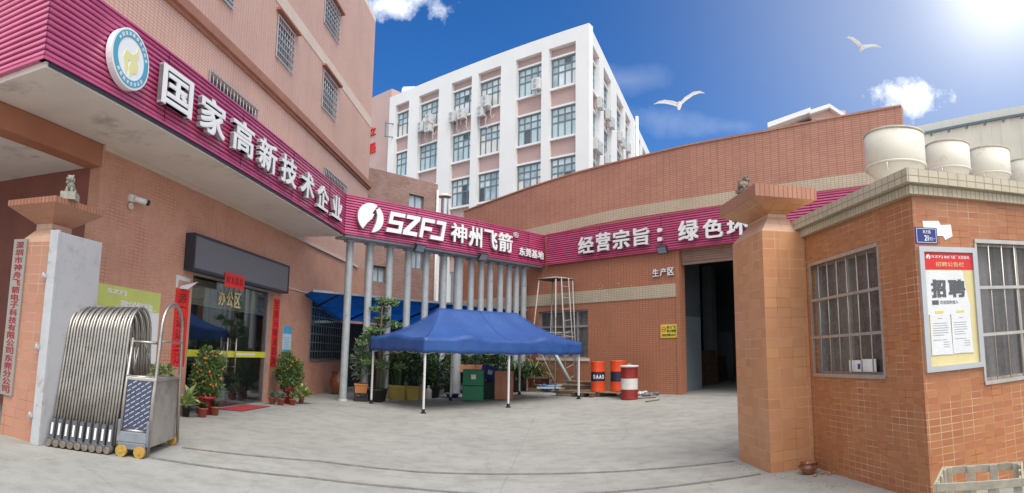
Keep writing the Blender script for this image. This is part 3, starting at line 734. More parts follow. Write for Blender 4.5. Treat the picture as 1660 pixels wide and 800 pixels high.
# ------------------------------------------------------------------ magenta fascias
def fascia(pl, s0, s1, z0, z1, parent, rows=14, depth=.10):
    mb = MB(); h = (z1-z0)/rows
    for i in range(rows):
        pl.box(mb, s0, s1, z0+i*h+.013, z0+(i+1)*h-.005, -.02, .0)
        b = len(mb.v); q0 = z0+i*h+.015; q1 = z0+(i+1)*h-.007
        mb.v += [pl.pt(s0, q0, .0005), pl.pt(s1, q0, .0005), pl.pt(s1, q0+.012, .012), pl.pt(s0, q0+.012, .012), pl.pt(s1, q1, .002), pl.pt(s0, q1, .002)]
        mb.f += [[b, b+1, b+2, b+3], [b+3, b+2, b+4, b+5]]; mb.mi += [0, 0]; mb.sm += [False, False]
    mb.build('cladding', 'magenta', parent, fix=False)
    k = s0 + 2.4
    while k < s1 - .3:
        mb = MB(); pl.box(mb, k, k+.012, z0+.01, z1-.01, -.02, .0128); mb.build('panel_joint', 'groove', parent); k += 2.4
    mb = MB(); pl.box(mb, s0, s1, z0, z1, -depth, -.022); mb.build('backing', 'groove', parent)
    mb = MB(); pl.box(mb, s0, s1, z1, z1+.03, -depth, .02); pl.box(mb, s0, s1, z0-.035, z0, -depth, .018); mb.build('edge_trim', 'magenta', parent)
def letters(pl, parent, items, n0=.05, n1=.13, bold=.028, mat='letter', label=None):
    for ch, s0, s1, z0, z1 in items:
        mb = put_text(MB(), ch, pl.pt, s0, s1, z0, z1, n0, n1, bold, 0, 1)
        mb.build('character', [mat, 'lside'], parent, fix=False)
fl = thing('fascia_sign', 'long magenta ribbed fascia on the left block with a round emblem and eight white characters', 'sign', LF.pt(LF.px(330, 240)[0], ZB))
sL1 = _a[0]
fascia(LF, sC0, sL1, ZB, ZT, fl)
EP = Plane(R(-88) + math.pi/2, through=LF.pt(sC0, 0))     # near end of the canopy, facing the street
eS = EP.px(72, 92.4)[0]
fascia(EP, eS - 4.5, eS, ZB, ZT, fl)
chars = [('国', 248, 302.5, 150), ('家', 311, 356, 191), ('高', 364, 403, 224), ('新', 407, 441, 253), ('技', 445, 472, 277), ('术', 477, 501.5, 300), ('企', 503, 526, 320), ('业', 526.7, 549, 336)]
zmid = 5.02
items = []
for ch, x0, x1, y in chars:
    s0 = LF.px(x0+3, y)[0]; s1 = LF.px(x1, y)[0]; items.append([ch, s0, s1, y])
wavg = sum(i[2]-i[1] for i in items)/8
letters(LF, fl, [(ch, (s0+s1)/2-wavg*.5, (s0+s1)/2+wavg*.5, LF.px((x0+x1)/2, y)[1]-.29, LF.px((x0+x1)/2, y)[1]+.29) for (ch, s0, s1, y), (_, x0, x1, _y) in zip(items, chars)], bold=.03)
ec = LF.px(201, 99); er = .40
def disc(pl, c, r0, r1, n0, n1, name, mat, parent, n=40):
    mb = MB(); b = 0
    vs = []
    for k in range(n):
        a = 2*math.pi*k/n
        for r, nn in ((r1, n0), (r1, n1), (r0, n1), (r0, n0)): vs.append(pl.pt(c[0]+r*math.cos(a), c[1]+r*math.sin(a), nn))
    fs = []
    for k in range(n):
        j = (k+1) % n
        for i in range(3): fs.append((k*4+i, j*4+i, j*4+i+1, k*4+i+1))
    mb.add(vs, fs); return mb.build(name, mat, parent)
bd = disc(LF, ec, 0.001, er, .02, .12, 'emblem', 'letter', fl)
disc(LF, ec, er*.70, er*.93, .1202, .126, 'emblem_ring', 'emblem_blue', bd)
mb = MB()
fl1 = [(-.10, -.24), (-.17, -.02), (-.13, .08), (.02, .07), (.10, .13), (.13, .22), (.16, .10), (.12, .0), (.17, -.06), (.14, -.15), (.04, -.20), (-.01, -.26), (-.04, -.12), (.0, -.02), (-.07, -.04), (-.06, -.14)]
mb.prism([(x*er*2.4, y*er*2.4) for x, y in fl1], .006, lambda x, y, d: LF.pt(ec[0]+x, ec[1]+y, .1202+d)); mb.build('emblem_flame', 'emblem_yellow', bd)
mb = MB()
def ring_text(txt, a0, a1, r, flip):
    for i, ch in enumerate(txt):
        a = R(a0 + (a1-a0)*(i+.5)/len(txt)); h = er*.065
        rot = a - math.pi/2 if not flip else a + math.pi/2
        def fr(s, z, n, a=a, rot=rot): x = s*math.cos(rot) - z*math.sin(rot); y = s*math.sin(rot)+z*math.cos(rot); return LF.pt(ec[0]+r*math.cos(a)+x, ec[1]+r*math.sin(a)+y, n)
        put_text(mb, ch, fr, -h, h, -h, h, .1262, .129, .02)
ring_text('★国家高新技术企业★', 150, 10, er*.815, False); ring_text('高新技术企业认定', 215, 325, er*.815, True)
mb.build('emblem_lettering', 'letter', bd, fix=False)

fm = thing('fascia_sign', 'magenta ribbed sign bridging the yard on grey poles, with white leaf logo and company lettering', 'sign', MP.pt(MP.px(713, 406)[0], ZB))
mS0 = MP.px(560, 350)[0]; mS1 = _e
fascia(MP, mS0, mS1, ZB, ZT, fm)
mb = MB(); MP.box(mb, mS0+.05, mS1-.05, ZB-.10, ZB-.04, -.62, -.05); MP.box(mb, mS0+.05, mS1-.05, ZT-.10, ZT-.06, -.62, -.11); MP.box(mb, mS0+.1, mS1-.1, ZB-.03, ZT-.1, -.64, -.60); mb.build('box_frame', 'pole', fm)
def mpx(x0, x1, y0, y1): 
    s0, s1 = MP.px(x0, (y0+y1)/2)[0], MP.px(x1, (y0+y1)/2)[0]; xm = (x0+x1)/2
    return s0, s1, MP.px(xm, y1)[1], MP.px(xm, y0)[1]
# logo: disc split by a swoosh
s0, s1, z0, z1 = mpx(574, 620, 330.5, 378); cx_, cz_, rr_ = (s0+s1)/2, (z0+z1)/2, (z1-z0)/2
def arc(a0, a1, n, r=1): return [(r*math.cos(R(a0+(a1-a0)*i/n)), r*math.sin(R(a0+(a1-a0)*i/n))) for i in range(n+1)]
lg1 = arc(62, 235, 24) + [(-.25, -.38), (.10, -.05), (.26, .30), (.08, .28), (.30, .62)]
lg2 = [(.38, .60), (.50, .20), (.42, -.30), (.12, -.99)] + arc(-82, 50, 20)
for pg in (lg1, lg2):
    MB().prism([(x*rr_*1.02, y*rr_) for x, y in pg], .08, lambda x, y, d: MP.pt(cx_+x, cz_+y, .05+d), 0, 1).build('logo_mark', ['letter', 'lside'], fm, fix=True)
s0, s1, z0, z1 = mpx(623.5, 720.5, 346, 391)
def strokes(polys, name='character'):
    for pg in polys:
        mb = MB()
        for p_ in pg: mb.prism([((x + y*.22), y) for x, y in p_], .08, lambda x, y, d: MP.pt(s0 + x/4.42*(s1-s0), zl + y*hl, .05+d), 0, 1)
        mb.build(name, ['letter', 'lside'], fm)
zl, hl = (z0+z1)/2 - .30, .60
def hb(x0, x1, y0, y1): return [(x0, y0), (x1, y0), (x1, y1), (x0, y1)]
tk = .20
strokes([[[(0, .5), (0, 1), (1.05, 1), (1.05, .8), (.25, .8), (.25, .6), (1.0, .6), (1.0, 0), (-.05, 0), (-.05, .2), (.75, .2), (.75, .4), (0, .4)]],
         [[(1.18, 1), (2.15, 1), (2.15, .8), (1.52, .2), (2.12, .2), (2.12, 0), (1.10, 0), (1.10, .2), (1.74, .8), (1.18, .8)]],
         [[(2.30, 0), (2.30, 1), (3.25, 1), (3.25, .8), (2.55, .8), (2.55, .58), (3.15, .58), (3.15, .38), (2.55, .38), (2.55, 0)]],
         [[(3.42, 1), (4.15, 1), (4.15, 0), (3.12, 0), (3.12, .2), (3.90, .2), (3.90, .8), (3.42, .8)]]])
letters(MP, fm, [(c_, *mpx(*q_)) for c_, q_ in (('神', (727, 753, 364, 394.5)), ('州', (756, 777.5, 369, 401.5)), ('飞', (780.7, 802.4, 374.5, 405)), ('箭', (804, 826.7, 379, 409.5)))], bold=.024)
letters(MP, fm, [(c_, *mpx(*q_)) for c_, q_ in (('东', (839, 848.5, 402, 415)), ('莞', (849, 858.5, 404, 417)), ('基', (859, 868.5, 406, 419)), ('地', (869, 878.5, 408, 421)))], bold=.03, n1=.09)
letters(MP, fm, [('®', *mpx(830, 838, 377, 386))], bold=.0, n1=.08)
fr_ = thing('fascia_sign', 'magenta ribbed sign across the warehouse wall above the dark doorway with white characters', 'sign', RW.pt(RW.px(1000, 418)[0], ZB))
rS0 = RW.px(885, 434, .12)[0]; rS1 = RW.px(1420, 330)[0]
RWs = Plane(R(47), D=RW.D - .12)
fascia(RWs, RWs.px(886, 420)[0], RWs.px(1420, 330)[0], ZB, ZT, fr_)
def rpx(x0, x1, y0, y1):
    s0, s1 = RWs.px(x0, (y0+y1)/2)[0], RWs.px(x1, (y0+y1)/2)[0]; xm = (x0+x1)/2
    return s0, s1, RWs.px(xm, y1)[1], RWs.px(xm, y0)[1]
letters(RWs, fr_, [(c_, *rpx(*q_)) for c_, q_ in (('经', (941, 966, 384.6, 411.6)), ('营', (969.7, 993, 378, 408)), ('宗', (996.8, 1024, 373.6, 404.5)), ('旨', (1030, 1056, 370, 399)), (':', (1069, 1076.6, 371, 392.6)), ('绿', (1102.7, 1135.5, 358, 391.7)), ('色', (1142.6, 1175, 355.6, 387)), ('环', (1181, 1216, 350, 383)), ('保', (1222, 1258, 345, 379)))], bold=.03)

# ================================================================== POLES UNDER THE MIDDLE SIGN
PP = Plane(R(-45.5), D=MP.D + .45)
pole_px = [565, 598, 630.6, 661, 690, 719, 743, 763.5, 780, 794.7, 811, 825, 837, 849]
ordn = ['nearest to the left block', 'second', 'third', 'fourth', 'fifth', 'sixth', 'seventh', 'eighth', 'ninth', 'tenth', 'eleventh', 'twelfth', 'thirteenth', 'last, beside the warehouse']
for i, x in enumerate(pole_px):
    s = PP.px(x, 450)[0]; p = PP.pt(s, 0); z0 = gz(p.x, p.y)
    o = thing('steel_pole', ('round grey pole under the middle sign, ' + ordn[i]) if i in (0, 13) else f'{ordn[i]} round grey pole from the left under the middle sign', 'pole', (p.x, p.y, z0), 'grey poles under the middle sign')
    rad = .105 if i not in (6,) else .15
    MB().lathe([(rad, 0), (rad, ZB-.16-z0)], (p.x, p.y, z0), 16).build('shaft', 'pole', o)
    MB().box((p.x, p.y, ZB-.132), (.26, .26, .05), -R(-45.5)).build('cap_plate', 'pole', o)
    MB().lathe([(rad+.04, 0), (rad+.035, .05), (rad+.002, .06)], (p.x, p.y, z0), 16).build('base_ring', 'pole', o)

# ================================================================== WAREHOUSE (RIGHT)
wh = thing('warehouse', 'terracotta tiled warehouse with cream tile bands and a tall dark doorway', 'building', RW.pt(RW.px(1000, 640)[0], .22))
wS0 = RW.px(752, 343.6)[0]; wS1 = RW.px(1461, 173)[0]
zr = 7.30; RT = [(RW.px(x, y)[0], RW.px(x, y)[1]) for x, y in ((752.3, 343.6), (860, 304.6), (928, 283), (1000, 264.3), (1110, 238), (1240, 214.5), (1366, 190), (1461, 173))]
rdoor = (RW.px(1103, 520)[0], RW.px(1245, 520)[0], 0, 4.50)
rwin = RW.rect((872.5, 508), (953.5, 501.5), (874, 590), (952.5, 581.5))
rwin = (RW.px(872.5, 540)[0], RW.px(953, 540)[0], RW.px(953, 581.5)[1], RW.px(953, 501.8)[1])
mb = MB(); RW.wall(mb, wS0, wS1, 0, 5.0, [rdoor, rwin], .3); clean(mb).build('wall', 'tile_R', wh)
mb = MB(); RW.box(mb, wS0, wS1, 5.001, zr, -.3, 0); mb.build('upper_wall', 'tile_RU', wh)
zbelt = sum(RW.px(*q_)[1] for q_ in ((1000, 339.7), (1126, 320), (1399, 280)))/3
zb_ = RW.px(1060, 484)[1]; zt_ = RW.px(1060, 470)[1]
BT = [RW.px(*q_) for q_ in ((752, 405), (844, 375), (1000, 339.7), (1126, 320), (1204, 308), (1399, 280), (1461, 272))]
mb = MB().prism(BT + [(a_, b_-.36) for a_, b_ in BT[::-1]], .02, lambda x, y, d: RW.pt(x, y, .0005+d)); mb.build('tile_band', 'belt', wh)
mb = MB(); RW.box(mb, RW.px(840, 500)[0]-4, rdoor[0]-.12, zb_, zb_+.40, 0.0005, .02); mb.build('tile_band', 'belt', wh)
mb = MB().prism([(wS0, zr+.001)] + [(wS1, zr+.001)] + [(wS1, RT[-1][1])] + RT[::-1][1:-1] + [(wS0, RT[0][1])], .3, lambda x, y, d: RW.pt(x, y, d - .3)); mb.build('parapet', 'tile_RU', wh)
mb = MB()
for (sa, za), (sb2, zb3) in zip(RT[:-1], RT[1:]):
    mb.hexa([RW.pt(sa, za, .03), RW.pt(sb2, zb3, .03), RW.pt(sb2, zb3, -.33), RW.pt(sa, za, -.33), RW.pt(sa, za+.05, .03), RW.pt(sb2, zb3+.05, .03), RW.pt(sb2, zb3+.05, -.33), RW.pt(sa, za+.05, -.33)])
mb.build('parapet_cap', 'tile_RU', wh)
for a_, b_, c_, d_ in ((wS0, wS0+.3, -10.4, -.305), (wS1-.3, wS1, -10.4, -.305), (wS0, wS1, -10.7, -10.402)):
    mb = MB(); RW.box(mb, a_, b_, 0, zr, c_, d_); mb.build('end_wall', 'tile_R', wh)
mb = MB(); RW.box(mb, wS0+.3, wS1-.3, 6.6, 6.75, -10.4, -.305); mb.build('roof', 'soffit', wh)
mb = MB(); RW.box(mb, wS0+.3, wS1-.3, .222, .232, -10.4, -.02); mb.build('interior_floor', 'concrete', wh)
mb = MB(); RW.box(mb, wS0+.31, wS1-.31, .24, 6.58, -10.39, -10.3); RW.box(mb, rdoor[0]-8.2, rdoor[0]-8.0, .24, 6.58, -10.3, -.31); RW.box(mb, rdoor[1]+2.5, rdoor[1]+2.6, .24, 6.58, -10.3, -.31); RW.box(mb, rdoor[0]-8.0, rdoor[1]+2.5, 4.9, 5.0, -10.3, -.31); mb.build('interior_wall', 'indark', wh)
mb = MB(); RW.box(mb, rdoor[0]-.75, rdoor[0]-.60, .235, 2.6, -2.3, -.31); mb.build('partition', 'inwhite', wh)  # pale colour stands in for doorway light on the lower wall
mb = MB(); RW.box(mb, rdoor[0]-.749, rdoor[0]-.601, 2.602, 4.89, -2.3, -.31); mb.build('partition', 'indark', wh)  # same wall higher up, its shade put into a darker colour
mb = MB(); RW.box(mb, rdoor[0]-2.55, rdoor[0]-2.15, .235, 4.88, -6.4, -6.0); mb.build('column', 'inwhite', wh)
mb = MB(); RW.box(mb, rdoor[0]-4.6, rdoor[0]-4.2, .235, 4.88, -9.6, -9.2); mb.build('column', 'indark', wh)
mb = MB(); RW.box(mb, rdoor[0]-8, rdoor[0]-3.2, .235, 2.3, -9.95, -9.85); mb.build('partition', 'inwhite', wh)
for s_, n_, w_, h_, tx_ in ((-1.75, -4.6, .75, 1.25, 'dim stack of cartons inside the dark warehouse doorway, nearer one'), (-2.9, -7.4, 1.0, 1.0, 'dim stack of cartons inside the dark warehouse doorway, farther one')):
    o = thing('carton_stack', tx_, 'cartons', RW.pt(rdoor[0]+s_, .235, n_))
    for k in range(3): bar_box(RW, rdoor[0]+s_-w_/2+.03*k, rdoor[0]+s_+w_/2-.02*k, .237+h_*k/3, .233+h_*(k+1)/3, n_-.35, n_+.35-.03*k, 'carton', 'wood_dark', o)
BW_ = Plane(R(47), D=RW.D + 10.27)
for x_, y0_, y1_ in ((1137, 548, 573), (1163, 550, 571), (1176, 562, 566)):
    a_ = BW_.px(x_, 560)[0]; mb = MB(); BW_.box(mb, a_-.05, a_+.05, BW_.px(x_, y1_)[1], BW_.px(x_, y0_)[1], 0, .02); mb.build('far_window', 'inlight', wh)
mb = MB()
for k in range(5): RW.box(mb, rdoor[0]+.02, rdoor[1]-.02, 4.16+k*.07, 4.16+k*.07+.062, -.2-.012*(k % 2), -.1)
RW.box(mb, rdoor[0]+.02, rdoor[1]-.02, 4.06, 4.155, -.19, -.12); mb.build('roller_shutter', 'shutter', wh)
mb = MB(); RW.box(mb, rdoor[0]-.11, rdoor[0]-.002, .2, 4.5, -.05, .035); mb.build('door_jamb', 'tile_R', wh)
s0, s1, z0, z1 = rwin
w = MB(); f_ = .05; zt = z0+(z1-z0)*.66
for a, b, c, d in ((s0, s1, z0, z0+f_), (s0, s1, z1-f_, z1), (s0, s0+f_, z0+f_, z1-f_), (s1-f_, s1, z0+f_, z1-f_), (s0+f_, s1-f_, zt-.035, zt+.035)): RW.box(w, a, b, c, d, -.18, -.10)
for m_ in (.25, .5, .76): RW.box(w, s0+(s1-s0)*m_-.025, s0+(s1-s0)*m_+.025, z0+f_, z1-f_, -.175, -.105)
wn_ = w.build('window', 'alu', wh)
w = MB(); RW.box(w, s0+.003, s1-.003, z0+.003, z1-.003, -.16, -.145); w.build('pane', 'pane_grey', wn_)
w = MB(); RW.box(w, s0-.06, s1+.06, z0-.09, z0-.002, -.05, .03); w.build('window_sill', 'soffit', wn_)
# wall lettering by the door
wl = None
mb = MB(); s0 = RW.px(1058.5, 442)[0]; s1 = RW.px(1095, 442)[0]; z0 = RW.px(1076, 448)[1]; z1 = RW.px(1076, 435.5)[1]
wl = thing('wall_lettering', 'three white characters fixed on the terracotta wall left of the dark doorway', 'lettering', RW.pt((s0+s1)/2, z0))
letters(RW, wl, [(c_, s0+(s1-s0)*i/3+.02, s0+(s1-s0)*(i+1)/3-.02, z0, z1) for i, c_ in enumerate('生产区')], n0=.02, n1=.06, bold=.025)
ys = thing('notice_sign', 'small yellow no smoking sign on the terracotta wall beside the dark doorway', 'sign', RW.pt(RW.px(1084, 547)[0], 1.8))
s0, s1, z0, z1 = RW.px(1071.5, 538)[0], RW.px(1098, 538)[0], RW.px(1084, 548)[1], RW.px(1084, 526.5)[1]
bar_box(RW, s0, s1, z0, z1, .002, .02, 'panel', 'yellowsign', ys)
mb = MB(); W_s, H_s = s1-s0, z1-z0
for i, (tx, a, b, c, d) in enumerate((('进入厂区', .38, .94, .68, .90), ('禁止吸烟', .38, .94, .40, .62), ('违者罚款500元', .07, .94, .10, .30))): put_text(mb, tx, RW.pt, s0+W_s*a, s0+W_s*b, z0+H_s*c, z0+H_s*d, .0202, .023, .02)
mb.build('lettering', 'ink', ys, fix=False)
rg_ = disc(RW, (s0+W_s*.2, z0+H_s*.64), H_s*.15, H_s*.21, .0202, .024, 'prohibition_ring', 'red', ys)
mb = MB(); RW.box(mb, s0+W_s*.10, s0+W_s*.30, z0+H_s*.62, z0+H_s*.66, .0202, .0235); mb.build('cigarette_mark', 'ink', ys)

# floodlights
def floodlight(name, pl, x, y, label, dn=.1):
    s, z = pl.px(x, y); o = thing(name, label, 'floodlight', pl.pt(s, z, dn), 'floodlights under the magenta signs')
    c = pl.pt(s, z, dn + .18)
    MB().box(c, (.34, .09, .24), pl.ang, rx=R(35)).build('housing', 'ledframe', o)
    nrm = Matrix.Rotation(pl.ang, 3, 'Z') @ (Matrix.Rotation(R(35), 3, 'X') @ Vector((0, -1, 0)))
    MB().box(c + nrm*.05, (.29, .012, .19), pl.ang, rx=R(35)).build('lamp_glass', 'lampglass', o)
    MB().tube([pl.pt(s, z+.16, 0), pl.pt(s, z+.10, dn+.08), c], .015, 6).build('bracket', 'ledframe', o)
floodlight('floodlight', MP, 671, 404, 'dark floodlight bracketed under the left half of the middle sign')
floodlight('floodlight', MP, 773, 418, 'dark floodlight bracketed under the right half of the middle sign')
floodlight('floodlight', RWs, 1082, 407, 'dark floodlight under the right sign at the corner of the doorway')

# ================================================================== BLOCKS BEHIND
bb = thing('brick_block', 'brown brick block with small windows standing behind the grey poles', 'building', BB.pt(BB.px(650, 560)[0], .1))
bS0 = BB.px(520, 400)[0]; bS1 = BB.px(707, 400)[0]; bz = BB.px(650, 284)[1]
bwn = [BB.rect((663, 314), (687, 319), (663, 338), (687, 340)), BB.rect((668, 404), (686, 406), (668, 436), (686, 437)), BB.rect((605, 430), (625, 433), (605, 458), (625, 459)), BB.rect((618, 520), (655, 520), (618, 545), (655, 545))]
mb = MB(); BB.wall(mb, bS0, bS1, 0, bz, bwn, .25); clean(mb).build('wall', 'brownbrick', bb)
for a_ in (bS1-.25, bS0): mb = MB(); BB.box(mb, a_, a_+.25, 0, bz, -6, -.255); mb.build('end_wall', 'brownbrick', bb)
mb = MB(); BB.box(mb, bS0+.25, bS1-.25, bz-.4, bz-.2, -6, -.255); mb.build('roof', 'soffit', bb)
for r_ in bwn:
    s0, s1, z0, z1 = r_; w = MB()
    for a, b, c, d in ((s0, s1, z0, z0+.05), (s0, s1, z1-.05, z1), (s0, s0+.05, z0+.05, z1-.05), (s1-.05, s1, z0+.05, z1-.05), ((s0+s1)/2-.025, (s0+s1)/2+.025, z0+.05, z1-.05)): BB.box(w, a, b, c, d, -.16, -.10)
    o = w.build('window', 'frame_dark', bb); w = MB(); BB.box(w, s0+.003, s1-.003, z0+.003, z1-.003, -.15, -.13); w.build('pane', 'pane_blue', o)
mb = MB(); a = BB.px(705, 400)[0]; mb.tube([BB.pt(a, .2, .08), BB.pt(a, bz-.3, .08)], .05, 8); o = mb.build('drain_pipe', 'white', bb)
# white vaulted skylight on its roof
s0 = BB.px(592, 272)[0]; s1 = BB.px(646, 282)[0]
mb = MB(); pts = []
for k in range(13):
    a = math.pi*k/12; pts.append((-2.0*math.cos(a)*.8, .75*math.sin(a)))
mb.prism(pts, s1-s0, lambda x, y, d: BB.pt(s0+d, bz - .2 + y, -2.6 + x)); mb.build('roof_vault', 'white', bb)

# pink block beyond, with red characters and a white water tank
PK = Plane(R(37.5), D=WF.D + .6)
pS0 = PK.px(560, 300)[0]; pS1 = PK.px(633, 200)[0]; pz = PK.px(626, 148)[1]
pk = thing('pink_block', 'plain pink rendered block with two red characters behind the left building', 'building', PK.pt(PK.px(615, 300)[0], 0))
mb = MB(); PK.box(mb, pS0, pS1, 0, pz, -10, 0); mb.build('wall', 'pinkwall', pk)
for ch, (x0, x1, y0, y1) in (('立', (598.5, 609.5, 207, 220)), ('晟', (599, 609.5, 233, 249))):
    s0, s1 = PK.px(x0, (y0+y1)/2)[0], PK.px(x1, (y0+y1)/2)[0]; z0, z1 = PK.px((x0+x1)/2, y1)[1], PK.px((x0+x1)/2, y0)[1]
    put_text(MB(), ch, PK.pt, s0, s1, z0, z1, .01, .1, .02).build('character', 'red', pk, fix=False)
q = PK.px(634, 141); q2 = PK.px(660, 146)
wt = thing('water_tank', 'white cylindrical water tank lying on the roof edge of the pink block', 'tank', PK.pt(q[0], q[1]-.5, -1.5))
mb = MB(); c = [PK.pt(q[0] + .3, q[1] - .25, -1.2), PK.pt(q2[0]+1.6, q[1] - .25, -4.0)]
ax = (c[1]-c[0]).normalized(); mb.tube([c[0]-ax*.2, c[0]-ax*.12, c[0], c[1], c[1]+ax*.12, c[1]+ax*.2], [.2, .42, .52, .52, .42, .2], 20); mb.build('shell', 'white', wt)
for c_ in (c[0]+ax*.5, c[1]-ax*.5): MB().box(c_-Vector((0, 0, .5)), (.9, .9, .35), .5).build('cradle', 'soffit', wt)

# white office block
wo = thing('office_block', 'tall white office block with pink panels and blue-grey gridded windows rising behind the yard', 'building', (ld.x, ld.y, 0))
fS0 = WF.px(630.5, 200)[0]; fS1 = WF.px(955, 300)[0]; wz = WF.px(952, 38)[1]; gS0 = WS.px(955, 300)[0] + .17; gS1 = WS.px(1051, 249)[0] + 6
fb = [(640.4, 662), (677.8, 710), (730.4, 763.3), (773.6, 810.5), (835, 877), (889, 933)]
zr0 = WF.px(911, 73)[1]; zw1 = WF.px(911, 88)[1]; zw0 = WF.px(911, 137)[1]; zn1 = WF.px(911, 169)[1]
pitch = zw1 - zn1; wh_ = zw1 - zw0
bays = [(WF, WF.px(a, 200)[0], WF.px(b, 200)[0]) for a, b in fb]
sb_ = [(959.8, 972), (979, 991), (1000, 1011), (1014, 1022), (1031.5, 1037.5), (1041, 1046)]
sbay = [(WS, WS.px(a, 200)[0], WS.px(b, 200)[0]) for a, b in sb_]
for pl, s0, s1, bs in ((WF, fS0, fS1, bays), (WS, gS0, gS1, sbay)):
    mb = MB(); prev = s0
    for _, a, b in bs: pl.box(mb, prev, a, 0, wz, -.5, 0); prev = b
    pl.box(mb, prev, s1, 0, wz, -.5, 0)
    for _, a, b in bs: pl.box(mb, a, b, zr0, wz, -.5, 0)
    clean(mb).build('wall', 'whitewall', wo)
    for bi_, (_, a, b) in enumerate(bs):
        mb = MB(); pl.box(mb, a, b, zw1+.02, zr0, -.5, -.34); mb.build('spandrel', 'pink', wo)
        for k in range(4):
            if pl is WS and bi_ > 2 and k > 1: continue
            zt = zw0 - pitch*k; mb = MB(); pl.box(mb, a, b, zt - (pitch - wh_), zt - .02, -.5, -.34); mb.build('spandrel', 'pink', wo)
            zt = zw1 - pitch*k; mb = MB(); pl.box(mb, a, b, zt - .02, zt + .10, -.345, -.22); mb.build('window_lintel', 'whitetrim', wo)
            mb = MB(); pl.box(mb, a, b, zt - wh_ - .14, zt - wh_ + .0, -.345, -.14); mb.build('window_sill', 'whitetrim', wo)
mb = MB(); WF.box(mb, fS0, fS0+.4, 0, wz, -14, -.505); mb.build('end_wall', 'whitewall', wo)
mb = MB(); WF.box(mb, fS0+.41, fS1-4, wz-.8, wz-.6, -12, -.505); mb.build('roof', 'whitewall', wo)
mb = MB(); s = WS.px(1030, 200)[0]; mb.tube([WS.pt(s, 6, .15), WS.pt(s, wz + .5, .15)], .14, 10); mb.build('drain_pipe', 'white', wo)
rgw = random.Random(3)
for bi, (pl, a, b) in enumerate(bays + sbay):
    for k in range(4):
        z1 = zw1 - pitch*k - .03; z0 = z1 - wh_ + .03
        if pl is WS and bi - 6 > 2 and k > 1: continue
        fr = MB(); t = .045; cols = 4 if bi not in (0,) else 3
        xs = [a + (b-a)*i/cols for i in range(cols+1)]; zs_ = [z0, z0+(z1-z0)*.52, z0+(z1-z0)*.76, z1]
        for i, x in enumerate(xs):
            x_ = min(max(x, a+t), b-t); pl.box(fr, x_-t, x_+t, z0, z1, -.42, -.355)
        for z in zs_: z_ = min(max(z, z0+t), z1-t); pl.box(fr, a+.002, b-.002, z_-t*.9, z_+t*.9, -.425, -.35)
        o = fr.build('window', 'frame_dark', wo)
        pn = MB(); dark = rgw.random() < .5; cm = rgw.choice([1, 1, 3, 3, 4])
        for i in range(cols):
            for j in range(3):
                mi = (cm if j == 0 and rgw.random() < (.9 if not dark else .5) else (cm if rgw.random() < (.55 if not dark else .1) else rgw.choice([0, 0, 0, 5])))
                if rgw.random() < .05: mi = 2
                pl.box(pn, xs[i]+.01, xs[i+1]-.01, zs_[j]+.01, zs_[j+1]-.01, -.40, -.385, mi)
        pn.build('pane', ['pane_blue', 'pane_curtain', 'pane_dark', 'pane_teal', 'pane_cream', 'pane_pale'], o)
        if bi == 0 and k == 0:
            sw = MB(); h = pl.pt(a, 0, -.35); d_ = (pl.t*-.55 + pl.o*.95)
            for (u0, u1, v0, v1) in ((0, 1, z0, z0+.09), (0, 1, z0+(z1-z0)*.6-.09, z0+(z1-z0)*.6), (0, .08, z0, z0+(z1-z0)*.6), (.92, 1, z0, z0+(z1-z0)*.6)):
                A, B_ = h+d_*u0, h+d_*u1; e = pl.t*.05
                sw.hexa([A+Vector((0, 0, v0)), B_+Vector((0, 0, v0)), B_+e+Vector((0, 0, v0)), A+e+Vector((0, 0, v0)), A+Vector((0, 0, v1)), B_+Vector((0, 0, v1)), B_+e+Vector((0, 0, v1)), A+e+Vector((0, 0, v1))])
            sw.build('open_casement', 'frame_dark', o)
# air conditioners hung outside the windows
def ac_proto(name, label):
    o = thing(name, label, 'air conditioner', (0, 0, 0), 'air conditioners on the white office block')
    MB().box((0, -.26, .50), (.74, .36, .86), 0).build('casing', 'ac', o, bevel=.02)
    for zc_ in (.29, .70):
        g = MB(); n_ = 18
        g.add([Vector((-.06 + .17*math.cos(2*math.pi*k/n_), y_, zc_ + .17*math.sin(2*math.pi*k/n_))) for y_ in (-.4425, -.450) for k in range(n_)], [tuple(range(n_))[::-1], tuple(range(n_, 2*n_))] + [(k, (k+1) % n_, n_+(k+1) % n_, n_+k) for k in range(n_)])
        g.build('fan_grille', 'acgrille', o)
    g = MB(); g.box((0, -.44, .06), (.66, .04, .04))
    for x in (-.30, .30): g.box((x, -.22, .06), (.05, .40, .05)); g.box((x, -.03, -.10), (.05, .05, .36))
    g.build('bracket', 'ac', o)
    g = MB(); g.tube([(.40, -.10, .2), (.52, -.12, -.1), (.38, -.08, -.6), (.60, -.06, -1.0), (.75, -.03, -.7)], .03, 6); g.build('hose', 'ac', o)
    return o
acf = [(684, 206, 'leftmost on the front, below the top second window'), (696, 206, 'front second window, lower right of a pair'), (697, 194, 'front second window, upper of two stacked'), (735, 190, 'front third window, left of a pair'), (750, 185, 'front third window, right of a pair'), (781, 181, 'front fourth window, on a bracket'), (789, 165, 'front fourth window, up against the panes'), (871, 137, 'front fifth window, alone against the panes')]
acs = [(971, 168, 'first side window from the corner, upper row'), (984, 186, 'second side window, upper row, nearer'), (990, 200, 'second side window, upper row, farther'), (964, 234, 'first side window, second row, left'), (970, 240, 'first side window, second row, right'), (1003, 222, 'third side window, left of a pair'), (1008, 232, 'third side window, right of a pair'), (1017, 240, 'fourth side window, just above the warehouse roof'), (983, 258, 'second side window, lower row')]
ac0 = ac_proto('air_conditioner', 'white air conditioner'); first = True
